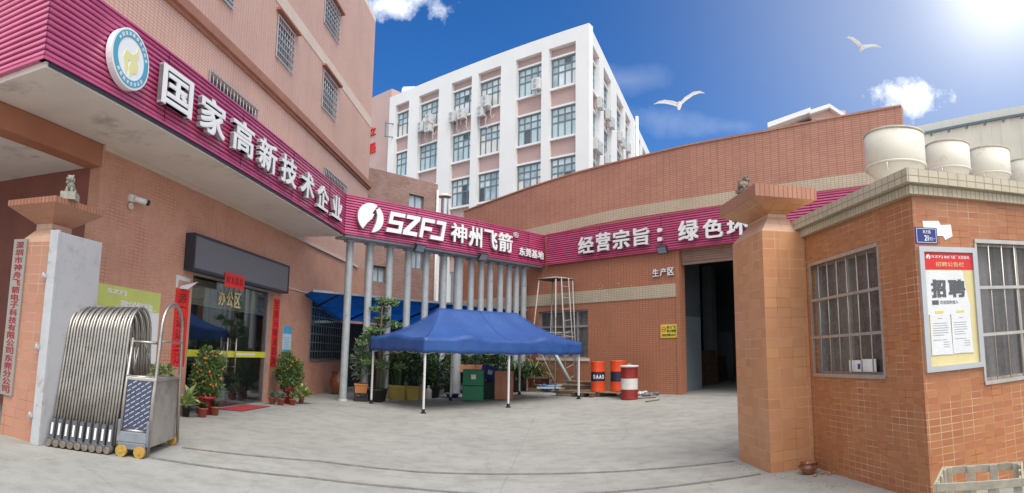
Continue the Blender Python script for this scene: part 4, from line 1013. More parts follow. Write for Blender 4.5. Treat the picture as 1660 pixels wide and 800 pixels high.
for pl, lst in ((WF, acf), (WS, acs)):
    for x, y, tx in lst:
        s, z = pl.px(x, y); p = pl.pt(s, z - .45, -.12)
        o = place(ac0, first, p, pl.ang, 'white air conditioner on the office block: ' + tx); first = False
        o.scale = (.82, .85, .88)

# far villa roof and pale factory on the right
VP = Plane(R(30), D=33)
q = lambda x, y: VP.px(x, y)
vl = thing('villa', 'pink rooftop house with white eaves peeking over the warehouse parapet', 'house', VP.pt(q(1310, 220)[0], 6))
s0, s1, s2 = q(1256, 200)[0], q(1316, 190)[0], q(1372, 200)[0]; zt1, zt2 = q(1316, 180)[1], q(1345, 176)[1]
mb = MB(); VP.box(mb, s0, s1, 6, q(1256, 203)[1]+.3, -6, -.6); VP.box(mb, s1, s2, 6, zt2 - .1, -6, -.1); mb.build('wall', 'villa', vl)
mb = MB()
zl0, zl1 = q(1246, 205)[1], q(1316, 183)[1]
P_ = VP.pt
def slope(sa, za, sb, zb, th, n0, n1, m):
    m.hexa([P_(sa, za, n1), P_(sb, zb, n1), P_(sb, zb, n0), P_(sa, za, n0), P_(sa, za+th, n1), P_(sb, zb+th, n1), P_(sb, zb+th, n0), P_(sa, za+th, n0)])
slope(s0-.4, zl0-.1, s1-.05, zl1, .28, -6, .1, mb)
slope(s1-.1, q(1320, 187)[1], q(1345, 177)[0], q(1345, 177)[1], .22, -6, .25, mb); slope(q(1345, 177)[0]+.005, q(1345, 177)[1], q(1372, 195)[0], q(1372, 195)[1], .22, -6, .25, mb)
mb.build('roof', 'whitetrim', vl)
mb = MB(); VP.box(mb, q(1322, 190)[0], q(1337, 190)[0], q(1330, 199)[1], q(1330, 191)[1], -.09, -.05); mb.build('window', 'pane_blue', vl)
CP2 = Plane(R(62), D=25)
cf = thing('factory_shed', 'pale metal clad factory shed behind the cream tanks at far right', 'building', CP2.pt(CP2.px(1600, 300)[0], 0))
s0 = CP2.px(1440, 200)[0]; s1 = CP2.px(1660, 200)[0]+5
zc = CP2.px(1560, 206)[1]; zt = CP2.px(1560, 186)[1]
mb = MB()
k = s0; i = 0
while k < s1:
    CP2.box(mb, k, k+.45, 0, zc, -.2-.03*(i % 2), -.03*(i % 2)); k += .45; i += 1
mb.build('wall', 'clad', cf)
mb = MB(); CP2.box(mb, s0, s1, zc+.10, zt, -9, -.25); mb.build('roof_fascia', 'flashing', cf)
mb = MB(); CP2.box(mb, s0, s1, zc+.002, zc+.098, -.2, .10)
k = s0+.4
while k < s1: CP2.box(mb, k, k+.08, zc-.12, zc, .002, .10); k += .85
mb.build('gutter', 'frame_dark', cf)

# ================================================================== GATEHOUSE
gh = thing('gatehouse', 'orange glazed tile gatehouse with cream tiled coping and barred windows', 'building', (gcp.x, gcp.y, 0))
gI = GL.px(1312, 755)[0] - .0; gE = GF.px(1650, 500)[0] + 5.5
zc0 = GL.px(1473.5, 318.5)[1]; 
zc1 = GL.px(1468, 300, .07)[1]; zct = GL.px(1463, 274.5, .13)[1]
w1 = GL.rect((1312.9, 430), (1421.6, 398), (1320, 607), (1438, 613)); w2 = list(GF.rect((1574, 390), (1660, 396), (1601, 616), (1660, 617)))
w2[1] = w2[0] + 1.25
mb = MB(); GL.wall(mb, gI, gcs, 0, zc0+.05, [w1], .22); clean(mb).build('side_wall', 'tile_G', gh)
mb = MB(); GF.wall(mb, GF.px(1491, 520)[0] if False else gcp.dot(GF.t), gE, 0, zc0+.05, [w2], .22); clean(mb).build('front_wall', 'tile_G', gh)
def isect(p1, n1, p2, n2):
    a, b = p1.nv, p2.nv; d1, d2 = p1.D - n1, p2.D - n2; det = a.x*b.y - a.y*b.x
    return ((d1*b.y - d2*a.y)/det, (a.x*d2 - b.x*d1)/det)
def ring(n, ni, z0, z1, mat, name):
    A = GL.pt(gI - .0, 0, n); A2 = GL.pt(gI, 0, -ni); E_ = GF.pt(gE, 0, n); E2 = GF.pt(gE, 0, -ni)
    m = xyslab([(A.x, A.y), isect(GL, n, GF, n), isect(GL, -ni, GF, -ni), (A2.x, A2.y)], z0, z1, m=MB()); m.build(name, mat, gh)
    m = xyslab([isect(GL, n, GF, n), (E_.x, E_.y), (E2.x, E2.y), isect(GL, -ni, GF, -ni)], z0, z1, m=MB()); m.build(name, mat, gh)
ring(.065, .3, zc0, zc1, 'cream_soldier', 'coping'); ring(.13, .3, zc1+.002, zct, 'cream_grid', 'coping')
bA = GL.pt(gI, 0, -.23); bC = isect(GL, -.23, GF, -.23); bE = GF.pt(gE, 0, -.23)
mb = xyslab([(bA.x, bA.y), bC, (bE.x, bE.y), (bE.x+1.5, bE.y+7), (6.3, 11.5)], zc0-.05, zc0+.1, m=MB()); mb.build('roof', 'soffit', gh)
mb = xyslab([(bA.x+.02, bA.y), (bA.x+.3, bA.y), (6.5, 11.3), (6.3, 11.5)], 0, zc0-.06, m=MB()); mb.build('rear_wall', 'tile_G', gh)
mb = xyslab([(bA.x+.3, bA.y-.2), (bC[0]+.4, bC[1]+.4), (bE.x, bE.y+.4), (6.5, 11)], zc0-.2, zc0-.1, m=MB()); mb.build('ceiling', 'inblack', gh)
barred(GL, w1, gh, 7, 3, 'barsteel', 'pane_grey', mull=[.5], depth=.11, br=.009, proud=.0)
barred(GF, w2, gh, 7, 3, 'barsteel', 'pane_grey', mull=[.5], depth=.11, br=.009, proud=.0)
mb = MB(); a = GF.rect((1494.6, 358), (1540, 362), (1500, 386), (1543.5, 389)); s0, s1, z0, z1 = a
mb.prism([(s0, z0+.02), (s0-.01, z1), (s0+(s1-s0)*.55, z1+.01), (s0+(s1-s0)*.62, z1-.03), (s1, z1-.02), (s1+.01, z0+.03), (s0+(s1-s0)*.75, z0-.01), (s0+(s1-s0)*.68, z0+.03)], .004, lambda x, y, d: GF.pt(x, y, .001+d)); mb.build('paint_patch', 'white', gh)
# leaning white cards behind the side window bars
cd = thing('paper_card', 'white cards leaning inside the barred gatehouse side window', 'card', GL.pt(GL.px(1395, 605)[0], w1[2]+.04, -.06))
a0, a1 = GL.px(1371, 600)[0], GL.px(1413, 600)[0]; zb = w1[2]+.045
bar_box(GL, a0, a0+(a1-a0)*.45, zb, zb+.13, -.06, -.05, 'card', 'paperwhite', cd); bar_box(GL, a0+(a1-a0)*.5, a1, zb, zb+.14, -.065, -.055, 'card', 'paperwhite', cd)
mb = MB(); GL.box(mb, a0+(a1-a0)*.34, a0+(a1-a0)*.44, zb+.03, zb+.09, -.0495, -.047); mb.build('blue_mark', 'bluecrate', cd)
# notice board
nbt = thing('notice_board', 'silver framed recruitment notice board with red header on the gatehouse front', 'notice board', GF.pt(GF.px(1545, 600)[0], 1.2))
s0, s1, z0, z1 = GF.rect((1483, 399), (1574, 404), (1504, 600), (1600, 598.5)); W_s, H_s = s1-s0, z1-z0
fx = .075*W_s
bar_box(GF, s0+.004, s1-.004, z0+.004, z1-.004, .001, .012, 'backing', 'boardyellow', nbt)
mb = MB()
for a, b, c, d in ((s0, s1, z0, z0+fx), (s0, s1, z1-fx, z1), (s0, s0+fx, z0+fx, z1-fx), (s1-fx, s1, z0+fx, z1-fx)): GF.box(mb, a, b, c, d, 0, .035)
mb.build('frame', 'alu', nbt)
def bx(u0, u1, v0, v1, n0, n1, name, mat, par=nbt): return bar_box(GF, s0+W_s*u0, s0+W_s*u1, z0+H_s*v0, z0+H_s*v1, n0, n1, name, mat, par)
hd = bx(.08, .92, .815, .955, .0125, .016, 'header', 'boardred')
def tx(body, u0, u1, v0, v1, n, mat, par, bold=.02, name='lettering'):
    put_text(MB(), body, GF.pt, s0+W_s*u0, s0+W_s*u1, z0+H_s*v0, z0+H_s*v1, n, n+.002, bold).build(name, mat, par, fix=False)
tx('SZFJ', .21, .40, .905, .930, .0163, 'white', hd); tx('神州飞箭', .42, .62, .903, .932, .0163, 'white', hd); tx('东莞基地', .67, .87, .903, .932, .0163, 'white', hd); tx('®', .63, .65, .925, .935, .0163, 'white', hd, 0)
mb = MB(); c_ = (s0+W_s*.155, z0+H_s*.918); rr = W_s*.035
for pg in (lg1, lg2): mb.prism([(c_[0]+x*rr, c_[1]+y*rr) for x, y in pg], .002, lambda x, y, d: GF.pt(x, y, .0163+d))
mb.build('logo_mark', 'white', hd)
tx('招聘公告栏', .27, .77, .838, .878, .0163, 'gold', hd, .025)
ps = MB()
ps.prism([(.09, .45), (.09, .81), (.70, .81), (.74, .795), (.76, .70), (.83, .50), (.80, .44)], .003, lambda x, y, d: GF.pt(s0+W_s*x, z0+H_s*y, .0125+d)); ps = ps.build('poster', 'paper', nbt)
tx('招', .17, .42, .585, .735, .016, 'greyink', ps, .05); tx('聘', .46, .76, .585, .735, .016, 'greyink', ps, .05)
bx(.17, .28, .530, .565, .016, .018, 'poster_tag', 'greyink', ps); tx('欢迎您的加入', .30, .62, .532, .563, .016, 'greyink', ps, .03)
rgb_ = random.Random(5)
for u0 in (.11, .47):
    tl = .008*(u0 > .3)
    pp = MB(); pp.prism([(u0, .13), (u0+.005, .455), (u0+.34, .45+tl), (u0+.355, .125), (u0+.18, .13)], .003, lambda x, y, d: GF.pt(s0+W_s*x, z0+H_s*y, .0165+d)); pp = pp.build('paper_sheet', 'paper', nbt)
    bx(u0+.10, u0+.24, .462, .48, .0165, .019, 'yellow_tab', 'yellowsign')
    mb = MB()
    for k in range(13):
        v = .415 - k*.019
        if k in (1, 8): continue
        e = u0+.04 if k > 1 else u0+.13; f = u0+rgb_.uniform(.22, .31)
        if k == 0: f = u0+.21
        if k > 9: e, f = u0+.20, u0+.30
        GF.box(mb, s0+W_s*e, s0+W_s*f, z0+H_s*v, z0+H_s*(v+.006), .0197, .0202)
    mb.build('fine_print', 'fineprint', pp)
np_ = thing('address_plate', 'small blue enamel house number plate above the notice board', 'plate', GF.pt(GF.px(1500, 396)[0], 2.2))
s0, s1, z0, z1 = GF.rect((1482, 368), (1518, 371), (1484.4, 394), (1519, 397)); W_s, H_s = s1-s0, z1-z0
bx(0, 1, 0, 1, .001, .010, 'plate', 'navy', np_)
mb = MB()
for a, b, c, d in ((.05, .95, .06, .085), (.05, .95, .915, .94), (.05, .067, .06, .94), (.933, .95, .06, .94)): GF.box(mb, s0+W_s*a, s0+W_s*b, z0+H_s*c, z0+H_s*d, .0101, .0112)
mb.build('border', 'white', np_)
tx('育才路', .33, .70, .62, .84, .0102, 'white', np_, .015); tx('21', .40, .58, .18, .52, .0102, 'white', np_, .02); tx('号之一', .61, .88, .20, .42, .0102, 'white', np_, .01)
# cream tanks on the gatehouse roof
def Zr(py, px, r):
    d = ray(px, py); return EYE + d.z*r/math.hypot(d.x, d.y)
tk_first = None
def hopper(px, r, wpx, ytop, ybot, label):
    d = ray(px, (ytop+ybot)/2); d = Vector((d.x, d.y, 0)).normalized()*r; rad = wpx/2/CF*r
    z1, z0 = Zr(ytop, px, r - rad), Zr(ybot, px, r - rad)
    o = thing('storage_tank', label, 'tank', (d.x, d.y, zc0+.1), 'cream tanks on the gatehouse roof')
    cb = max(zc0+.13, z0 - rad*.62)
    MB().lathe([(rad*.42, cb), (rad, z0), (rad, z1), (rad*.97, z1), (rad*.97, z0+.05), (.001, z0-.05)], (d.x, d.y, 0), 40).build('shell', 'tank', o)
    MB().lathe([(rad+.002, z1-.02), (rad+.008, z1-.02), (rad+.008, z1+.010), (rad*.965, z1+.010), (rad*.965, z1-.03)], (d.x, d.y, 0), 40).build('rim', 'tankrim', o)
    MB().lathe([(rad+.002, z0-.012), (rad+.012, z0-.008), (rad+.012, z0+.012), (rad+.002, z0+.014)], (d.x, d.y, 0), 40).build('seam_flange', 'tank', o)
    MB().box((d.x, d.y, cb - .04), (rad*.6, rad*.6, .1)).box((d.x, d.y, (cb+zc0+.1)/2-.04), (rad*.5, rad*.5, cb-zc0-.17)).build('outlet', 'tank', o)
    a = math.atan2(-d.y, -d.x) - .25; hp = Vector((d.x+rad*.88*math.cos(a), d.y+rad*.88*math.sin(a), z0-.10))
    MB().tube([hp + Vector((0, 0, .07)), hp + Vector((math.cos(a)*.10, math.sin(a)*.10, .06)), hp + Vector((math.cos(a)*.10, math.sin(a)*.10, -.02)), hp + Vector((0, 0, -.03))], .010, 6).build('handle', 'tank', o)
hopper(1450, 8.3, 101, 204, 259, 'largest cream tank with conical base, nearest on the gatehouse roof')
hopper(1536, 11.0, 74, 226, 269, 'second cream tank, right of the largest one on the gatehouse roof')
hopper(1603, 12.2, 70, 236, 278, 'third cream tank from the left on the gatehouse roof')
hopper(1664, 13.6, 68, 256, 290, 'fourth cream tank, farthest along the gatehouse roof, only partly visible')

# ================================================================== GATE PILLARS, LIONS
def lion(mb, c, s, rz, rg):
    rot = Matrix.Rotation(rz, 3, 'Z')
    def B(x, y, z, r, sq=(1, 1, 1)): mb.ball(Vector(c) + rot @ Vector((x*s, y*s, z*s)), r*s, 10, 8, 0, sq, rot)
    B(0, .05, .30, .20, (.85, 1.25, .95)); B(0, -.12, .36, .17, (.9, .9, 1.1)); B(0, .26, .24, .16, (.95, .9, .9))
    B(0, -.22, .60, .155, (1, .95, 1)); B(0, -.34, .555, .085, (1.05, .9, .75)); B(0, -.385, .585, .035)
    for e in (-1, 1):
        B(.11*e, -.27, .13, .06, (1, 1, 1.9)); B(.12*e, -.31, .045, .07, (1, 1.3, .6)); B(.15*e, .22, .12, .09, (.8, 1.2, 1.2)); B(.16*e, .12, .045, .07, (.9, 1.5, .6)); B(.10*e, -.17, .735, .04, (1, .8, 1.3)); B(.055*e, -.35, .635, .024)
    for k in range(26):
        a = rg.uniform(0, 2*math.pi); h = rg.uniform(.42, .74); B(.155*math.cos(a)*(1.0 if h < .65 else .75), -.17+.145*math.sin(a)*.9, h, .045)
    for k in range(7): B(.03*math.sin(k), .36+.03*math.sin(k*.9), .28+k*.055, .05+.012*math.sin(k*.8))
    return mb
def pillar(name, label, x0, x1, y0, y1, zs, zn, znt, zc_, zt, tiles, over=.13, neck='neck', soldier='soldier', inset=.12):
    o = thing(name, label, 'gate pillar', ((x0+x1)/2, (y0+y1)/2, 0), 'brick gate pillars')
    def quad(e, z): return [(x0-e, y0-e, z), (x1+e, y0-e, z), (x1+e, y1+e, z), (x0-e, y1+e, z)]
    MB().hexa(quad(0, 0)+quad(0, zs)).build('shaft', tiles, o)
    MB().hexa(quad(-.002, zs+.001)+quad(-inset, zn)).hexa(quad(-inset, zn+.001)+quad(-inset, znt)).build('neck', neck, o)
    MB().hexa(quad(-inset+.01, znt+.001)+quad(over, zc_)).build('capital', tiles, o)
    MB().hexa(quad(over+.004, zc_+.001)+quad(over+.004, zt)).build('cap', soldier, o)
    return o
pillar('gate_pillar', 'orange tiled gate pillar with flared cap joined to the gatehouse', 3.06, 3.66, 6.9, 7.95, 2.98, 3.20, 3.245, 3.39, 3.55, 'tile_P', .13, inset=.17)
pillar('gate_pillar', 'faded pink tiled gate pillar with flared cap and company plaque at the left', -5.95, -5.36, 5.56, 6.25, 2.55, 2.74, 2.82, 3.03, 3.11, 'tile_PL', .14, 'neck', inset=.15)
rgl = random.Random(11)
zq = 3.115; lc = Vector((-5.28, 5.75, zq))
mb = MB(); o = thing('lion_statue', 'pale carved stone lion on the left gate pillar', 'statue', lc)
MB().box(lc + Vector((0, 0, .05)), (.20, .26, .10), .5).build('plinth', 'stone', o); lion(MB(), lc + Vector((0, 0, .10)), .30, .5, rgl).build('lion', 'stone', o, fix=False)
zq = 3.565; lc = Vector((3.02, 7.35, zq))
o = thing('lion_statue', 'small dark carved lion perched on the right gate pillar', 'statue', lc)
MB().box(lc + Vector((0, 0, .02)), (.15, .20, .04), 2.1).build('plinth', 'stone_dark', o); lion(MB(), lc + Vector((0, 0, .04)), .27, 2.1, rgl).build('lion', 'stone_dark', o, fix=False)
# name plaque
PL_ = Plane(0, D=5.56)
pq = thing('name_plaque', 'tall metal company name plaque with red characters on the left pillar', 'plaque', PL_.pt(PL_.px(25, 640)[0], .6))
s0 = PL_.px(37.5, 388)[0] - .14; s1 = s0 + .25; z0 = PL_.px(8, 640)[1]; z1 = PL_.px(50, 388)[1]
bar_box(PL_, s0, s1, z0, z1, .001, .03, 'plate', 'plaque', pq)
name_ = '深圳市神舟飞箭电子科技有限公司东莞分公司'; hh = (z1-z0-.06)/len(name_)
for i, ch in enumerate(name_):
    zc = z1 - .03 - hh*(i+.5)
    put_text(MB(), ch, PL_.pt, (s0+s1)/2-.075, (s0+s1)/2+.075, zc-hh*.45, zc+hh*.45, .0305, .034, .028).build('character', 'redink', pq, fix=False)
# tall grey sheet-metal post the gate folds against
ho = thing('gate_housing', 'tall pale grey sheet metal post standing against the left pillar', 'gate post', (-5.27, 6.0, 0))
mb = MB(); mb.box((-5.26, 5.99, 1.335), (.10, .86, 2.67)); mb.build('panel', 'greybox', ho, bevel=.006)
mb = MB(); mb.box((-5.275, 5.545, 1.345), (.14, .055, 2.69)); mb.build('edge_channel', 'greyedge', ho, bevel=.005)
for z in (.35, 1.2, 2.1): MB().box((-5.36, 5.50, z), (.06, .03, .05)).tube([(-5.36, 5.48, z+.04), (-5.36, 5.48, z-.04)], .012, 6).build('hinge', 'greyedge', ho)

# ================================================================== FOLDING GATE
ga = R(28); gb = R(12); gO = Vector((-4.10, 6.27, 0)); ex = Vector((math.cos(ga), math.sin(ga), 0)); ey = Vector((-math.sin(gb), math.cos(gb), 0))
def GP(x, y, z): return gO + ex*x + ey*y + Vector((0, 0, z))
gt = thing('folding_gate', 'stainless steel retractable gate folded up against the left pillar', 'gate', GP(-.6, .5, 0))
DP = 1.08
def hoop_path(x, h, lean=.20, y0=0, y1=DP, zb=.10):
    pts = [GP(x, y0, zb), GP(x, y0+lean*.45, h*.42), GP(x, y0+lean*.85, h-.40)]
    ya, yb = y0+lean*.85, y1-lean*.85; c = (ya+yb)/2; rr = (yb-ya)/2
    for k in range(1, 12):
        a = math.pi - math.pi*k/12; pts.append(GP(x, c+rr*math.cos(a), h-.40+.40*math.sin(a)**.9))
    pts += [GP(x, yb, h-.40), GP(x, y1-lean*.45, h*.42), GP(x, y1, zb)]
    return pts
NH = 21
for k in range(NH):
    x = -.42 - k*.039; MB().tube(hoop_path(x, 1.82 - (.02 if k % 2 else 0) - k*.003), .0185, 8).build('hoop', 'steel', gt)
mb = MB()
for k in range(9):
    x = -.44 - k*.091
    for z0, z1 in ((.25, .75), (.8, 1.3)):
        mb.tube([GP(x, .5, z0), GP(x-.045, .56, z1)], .012, 5); mb.tube([GP(x-.045, .52, z0), GP(x, .58, z1)], .012, 5)
mb.build('lattice', 'steel', gt)
for k in range(9):
    x = -.46 - k*.091; f = MB()
    b0 = GP(x, -.035, .05)
    f.hexa([GP(x-.032, -.05, .05), GP(x+.032, -.05, .05), GP(x+.032, .03, .05), GP(x-.032, .03, .05), GP(x-.024, -.02, .34), GP(x+.024, -.02, .34), GP(x+.024, .05, .34), GP(x-.024, .05, .34)])
    f.tube([GP(x-.0, -.075, .062), GP(x, .05, .062)], .05, 12)
    f = f.build('wheel_fork', 'darkplastic', gt)
    w = MB(); w.tube([GP(x, -.105, .052), GP(x, -.08, .052)], .042, 12); w.build('wheel', 'stone_dark', f)
    w = MB(); w.hexa([GP(x-.012, -.0475, .15), GP(x+.012, -.0475, .15), GP(x+.012, -.044, .15), GP(x-.012, -.044, .15), GP(x-.012, -.034, .29), GP(x+.012, -.034, .29), GP(x+.012, -.030, .29), GP(x-.012, -.030, .29)]); w.build('label_strip', 'paperwhite', f)
# head unit
hu = MB()
for x in (-.36, -.01): hu.tube([GP(x, 0, .06), GP(x, .06, .75), GP(x, .17, 1.42)], .022, 8)
for z, y in ((.95, .085), (1.38, .165), (.30, .02)): hu.tube([GP(-.36, y, z), GP(-.01, y, z)], .018, 8)
hu.tube(hoop_path(0.0, 1.90, .16, 0, DP, .04), .024, 10)
hu.tube([GP(0, .14, 1.40), GP(0, DP-.14, 1.40)], .016, 6); hu.tube([GP(-.2, .16, 1.38), GP(-.2, .45, 1.05)], .01, 6)
hu = hu.build('head_frame', 'steel', gt)
mb = MB(); mb.hexa([GP(-.33, .03, .10), GP(-.02, .03, .10), GP(-.02, DP-.03, .10), GP(-.33, DP-.03, .10), GP(-.33, .09, .90), GP(-.02, .09, .90), GP(-.02, DP-.09, .90), GP(-.33, DP-.09, .90)]); hb_ = mb.build('motor_box', 'steelpanel', gt, bevel=.008)
mb = MB(); mb.hexa([GP(-.345, .06, .905), GP(.012, .06, .905), GP(.012, DP-.06, .905), GP(-.345, DP-.06, .905), GP(-.345, .06, .945), GP(.012, .06, .945), GP(.012, DP-.06, .945), GP(-.345, DP-.06, .945)]); mb.build('box_lid', 'steelpanel', hb_, bevel=.006)
# film-covered side panel: dark blue film with slanted white print
def SP(x, z, d): return GP(x, .005 + z*.075 - d, z)
mb = MB(); mb.prism([(-.335, .30), (-.03, .30), (-.03, .94), (-.335, .94)], .006, lambda x, z, d: SP(x, z, d)); sp = mb.build('film_panel', 'navyfilm', gt)
mb = MB(); rgf = random.Random(2)
for i in range(-4, 14):
    u = -.30 + .0; z = .20 + i*.062; x = -.325
    while x < -.05:
        l_ = rgf.uniform(.03, .055); zz = z + (x+.33)*.75
        if .31 < zz < .88: mb.prism([(x, zz), (x+l_, zz+l_*.72), (x+l_-.004, zz+l_*.72+.010), (x-.004, zz+.010)], .001, lambda a, b, d: SP(a, b, .0062+d))
        x += l_ + .014
mb.build('film_print', 'filmprint', sp, fix=True)
wc = MB(); wc.hexa([GP(-.37, -.07, .17), GP(.0, -.07, .17), GP(.0, .02, .17), GP(-.37, .02, .17), GP(-.36, -.04, .29), GP(-.01, -.04, .29), GP(-.01, .02, .29), GP(-.36, .02, .29)])
wc.box(GP(-.36, -.02, .28), (.04, .06, .30), ga); wc.box(GP(-.01, -.02, .28), (.04, .06, .30), ga)
wc.box(GP(-.185, -.03, .13), (.34, .10, .08), ga)
wc = wc.build('wheel_cover', 'midplastic', gt, bevel=.01)
for x in (-.29, -.07):
    w = MB(); w.tube([GP(x, -.10, .07), GP(x, -.03, .07)], .070, 18); w = w.build('wheel', 'yellow_wheel', wc)
    MB().tube([GP(x, -.112, .07), GP(x, -.1, .07)], .022, 10).build('hub_cap', 'mustard', w)
for x in (-.29, -.07):
    w = MB(); w.tube([GP(x, DP-.03, .07), GP(x, DP+.05, .07)], .07, 14); w.build('wheel', 'yellow_wheel', hb_)
rgp = random.Random(8)
tw = MB(); leaf_cloud(tw, GP(-.15, .75, 1.01), (.12, .20, .07), 90, .09, rgp)
tag(tw.build('creeper', 'leaf_mid', loc=GP(-.15, .75, .95)), 'bit of leafy creeper lying on the lid of the folding gate head', 'plant')
# ground rails of the gate
def rail(pts, label):
    m = MB(); w_ = .025
    for (x0, y0), (x1, y1) in zip(pts[:-1], pts[1:]):
        d = Vector((x1-x0, y1-y0, 0)).normalized(); s = Vector((-d.y, d.x, 0))*w_
        a, b = GV(x0, y0), GV(x1, y1)
        m.hexa([a-s, b-s, b+s, a+s, a-s+Vector((0, 0, .012)), b-s+Vector((0, 0, .012)), b+s+Vector((0, 0, .012)), a+s+Vector((0, 0, .012))])
    tag(m.build('gate_rail', 'rust', loc=GV(*pts[0])), label, 'rail', 'ground rails of the gate')
def gp2(*a): return [tuple(G(*q_)[:2]) for q_ in a]
rail(gp2((296, 727), (517, 749), (683, 767), (847, 770), (1031, 764), (1190, 749)), 'dark steel ground rail of the gate, farther one')
rail(gp2((246, 744), (500, 776), (660, 793), (850, 806), (1020, 797), (1232, 770)), 'dark steel ground rail of the gate, nearer one')

# ================================================================== LEFT WALL FITTINGS
ledr = L.rect((301.6, 378), (458, 431.4), (297.4, 435.6), (454.6, 478))
lz0 = (L.px(297.4, 435.6)[1]+L.px(454.6, 478)[1])/2; lz1 = (L.px(301.6, 378)[1]+L.px(458, 431.4)[1])/2
le = thing('display_board', 'long dark led display board above the office door', 'display', L.pt((ledr[0]+ledr[1])/2, lz0, .1))
bar_box(L, ledr[0]+.05, ledr[1]-.05, lz0+.05, lz1-.05, .02, .205, 'screen', 'led', le)
mb = MB()
for a, b, c, d in ((ledr[0], ledr[1], lz0, lz0+.05), (ledr[0], ledr[1], lz1-.05, lz1), (ledr[0], ledr[0]+.05, lz0+.05, lz1-.05), (ledr[1]-.05, ledr[1], lz0+.05, lz1-.05)): L.box(mb, a, b, c, d, .002, .22)
mb.build('frame', 'ledframe', le)
def couplet(x0, x1, ytop, ybot, txt, label, peel=False):
    xm = (x0+x1)/2; s0, s1 = L.px(x0, (ytop+ybot)/2)[0], L.px(x1, (ytop+ybot)/2)[0]; z0, z1 = L.px(xm-3, ybot)[1], L.px(xm+3, ytop)[1]
    o = thing('couplet_banner', label, 'banner', L.pt((s0+s1)/2, z0, .01), 'red couplet banners around the office door')
    hz = (z1-z0)
    bar_box(L, s0, s1, z0, z1 - (hz*.12 if peel else 0), .004, .010, 'paper', 'red', o)
    if peel:
        mb = MB(); mb.prism([(s0-.02, z1-hz*.11), (s0-.03, z1+.05), (s1+.01, z1+.03), (s1-.02, z1-hz*.03), (s0+.06, z1-hz*.02), (s0+.04, z1-hz*.11)], .003, lambda x, z, d: L.pt(x, z, .003+d)); mb.build('torn_edge', 'paper', o)
        mb = MB(); mb.add([L.pt(s0+.12, z1-hz*.09, .012), L.pt(s1+.02, z1-hz*.07, .03), L.pt(s1+.06, z1-hz*.01, .16), L.pt(s0+.2, z1-hz*.12, .14), L.pt(s0+.12, z1-hz*.12, .012)], [(0, 1, 2, 3), (0, 3, 4)]); mb.build('peeling_flap', 'paper', o)
    n = len(txt); top = z1 - hz*.02
    for i, ch in enumerate(txt):
        if ch == ' ': continue
        zc = top - hz*.96*(i+.5)/n; hh = hz/n*.40; w_ = (s1-s0)*.34
        put_text(MB(), ch, L.pt, (s0+s1)/2-w_, (s0+s1)/2+w_, zc-hh, zc+hh, .0103, .012, .012).build('character', 'ink', o, fix=False)
couplet(281, 303, 452, 594, ' 源广进达三江', 'peeling red couplet banner with black characters left of the office door', True)
couplet(440.5, 450.5, 485, 595, '生意兴隆通四海', 'narrow red couplet banner with black characters right of the office door')
s0, s1, z0, z1 = L.rect((365, 455), (397, 464), (364, 473), (395, 482), .235)
o = thing('lintel_banner', 'small red paper strip with four characters over the glass door under the display', 'banner', L.pt((s0+s1)/2, z0, .24), 'red couplet banners around the office door')
z1 = lz0 + .13; z0 = lz0 - .17
bar_box(L, s0, s1, z0, z1, .222, .226, 'paper', 'red', o)
put_text(MB(), '财发喜恭', L.pt, s0+.06, s1-.06, z0+.07, z1-.06, .2263, .228, .01).build('lettering', 'ink', o, fix=False)
# security camera
s, z = L.px(212, 326); o = thing('security_camera', 'white bullet security camera on the salmon wall', 'camera', L.pt(s, z))
bar_box(L, s-.07, s+.05, z-.02, z+.10, .001, .06, 'junction_box', 'white', o)
c = L.pt(s+.02, z+.02, .13); dvec = (L.t*.75 + L.o*.45 + Vector((0, 0, -.12))).normalized()
MB().tube([L.pt(s, z+.03, .06), c], .022, 8).build('bracket', 'white', o)
mb = MB(); mb.tube([c-dvec*.06, c+dvec*.16], .048, 14); mb.build('housing', 'white', o)
mb = MB(); mb.tube([c+dvec*.161, c+dvec*.22], [.050, .046], 14); mb.build('lens_shroud', 'black', o)
mb = MB(); mb.tube([L.pt(s-.03, z-.10, .01), L.pt(s-.03, z-.10, .05)], .06, 14); mb.build('cable_cover', 'band', o)
mb = MB(); pa, pb2, pc2 = L.px(160, 268), L.px(456, 470), L.px(503, 487)
mb.tube([L.pt(pb2[0]+.1, pb2[1]+.1, .03), L.pt(pc2[0], pb2[1]+.08, .03), L.pt(pc2[0]+.5, pb2[1]+.02, .03)], .02, 6); o = mb.build('conduit', 'band', loc=L.pt(pb2[0]+.1, pb2[1], .03)); tag(o, 'thin pale conduit running along the salmon wall from the display to the barred window', 'pipe')
rgh = random.Random(12)
mb = MB()
for _ in range(26):
    x, y = rgh.uniform(470, 498), rgh.uniform(508, 560); s_, z_ = L.px(x, y); r_ = rgh.uniform(.008, .02)
    mb.prism([(s_ + r_*math.cos(a_)*rgh.uniform(.6, 1.4), z_ + r_*math.sin(a_)*rgh.uniform(.5, 1)) for a_ in (0, 1.2, 2.5, 3.7, 5)], .002, lambda x, y, d: L.pt(x, y, .0005+d))
mb.build('chipped_patch', 'band', lb, kind='stuff')
mb = MB()
for _ in range(34):
    x, y = rgh.choice([(rgh.gauss(1012, 16), rgh.gauss(468, 4)), (rgh.gauss(973, 3), rgh.gauss(468, 6))]); s_, z_ = RW.px(x, y); r_ = rgh.uniform(.01, .035)
    mb.prism([(s_ + r_*math.cos(a_)*rgh.uniform(.6, 1.4), z_ + r_*math.sin(a_)*rgh.uniform(.5, 1)) for a_ in (0, 1.2, 2.5, 3.7, 5)], .002, lambda x, y, d: RW.pt(x, y, .0205+d))
mb.build('chipped_patch', 'belt', wh, kind='stuff')
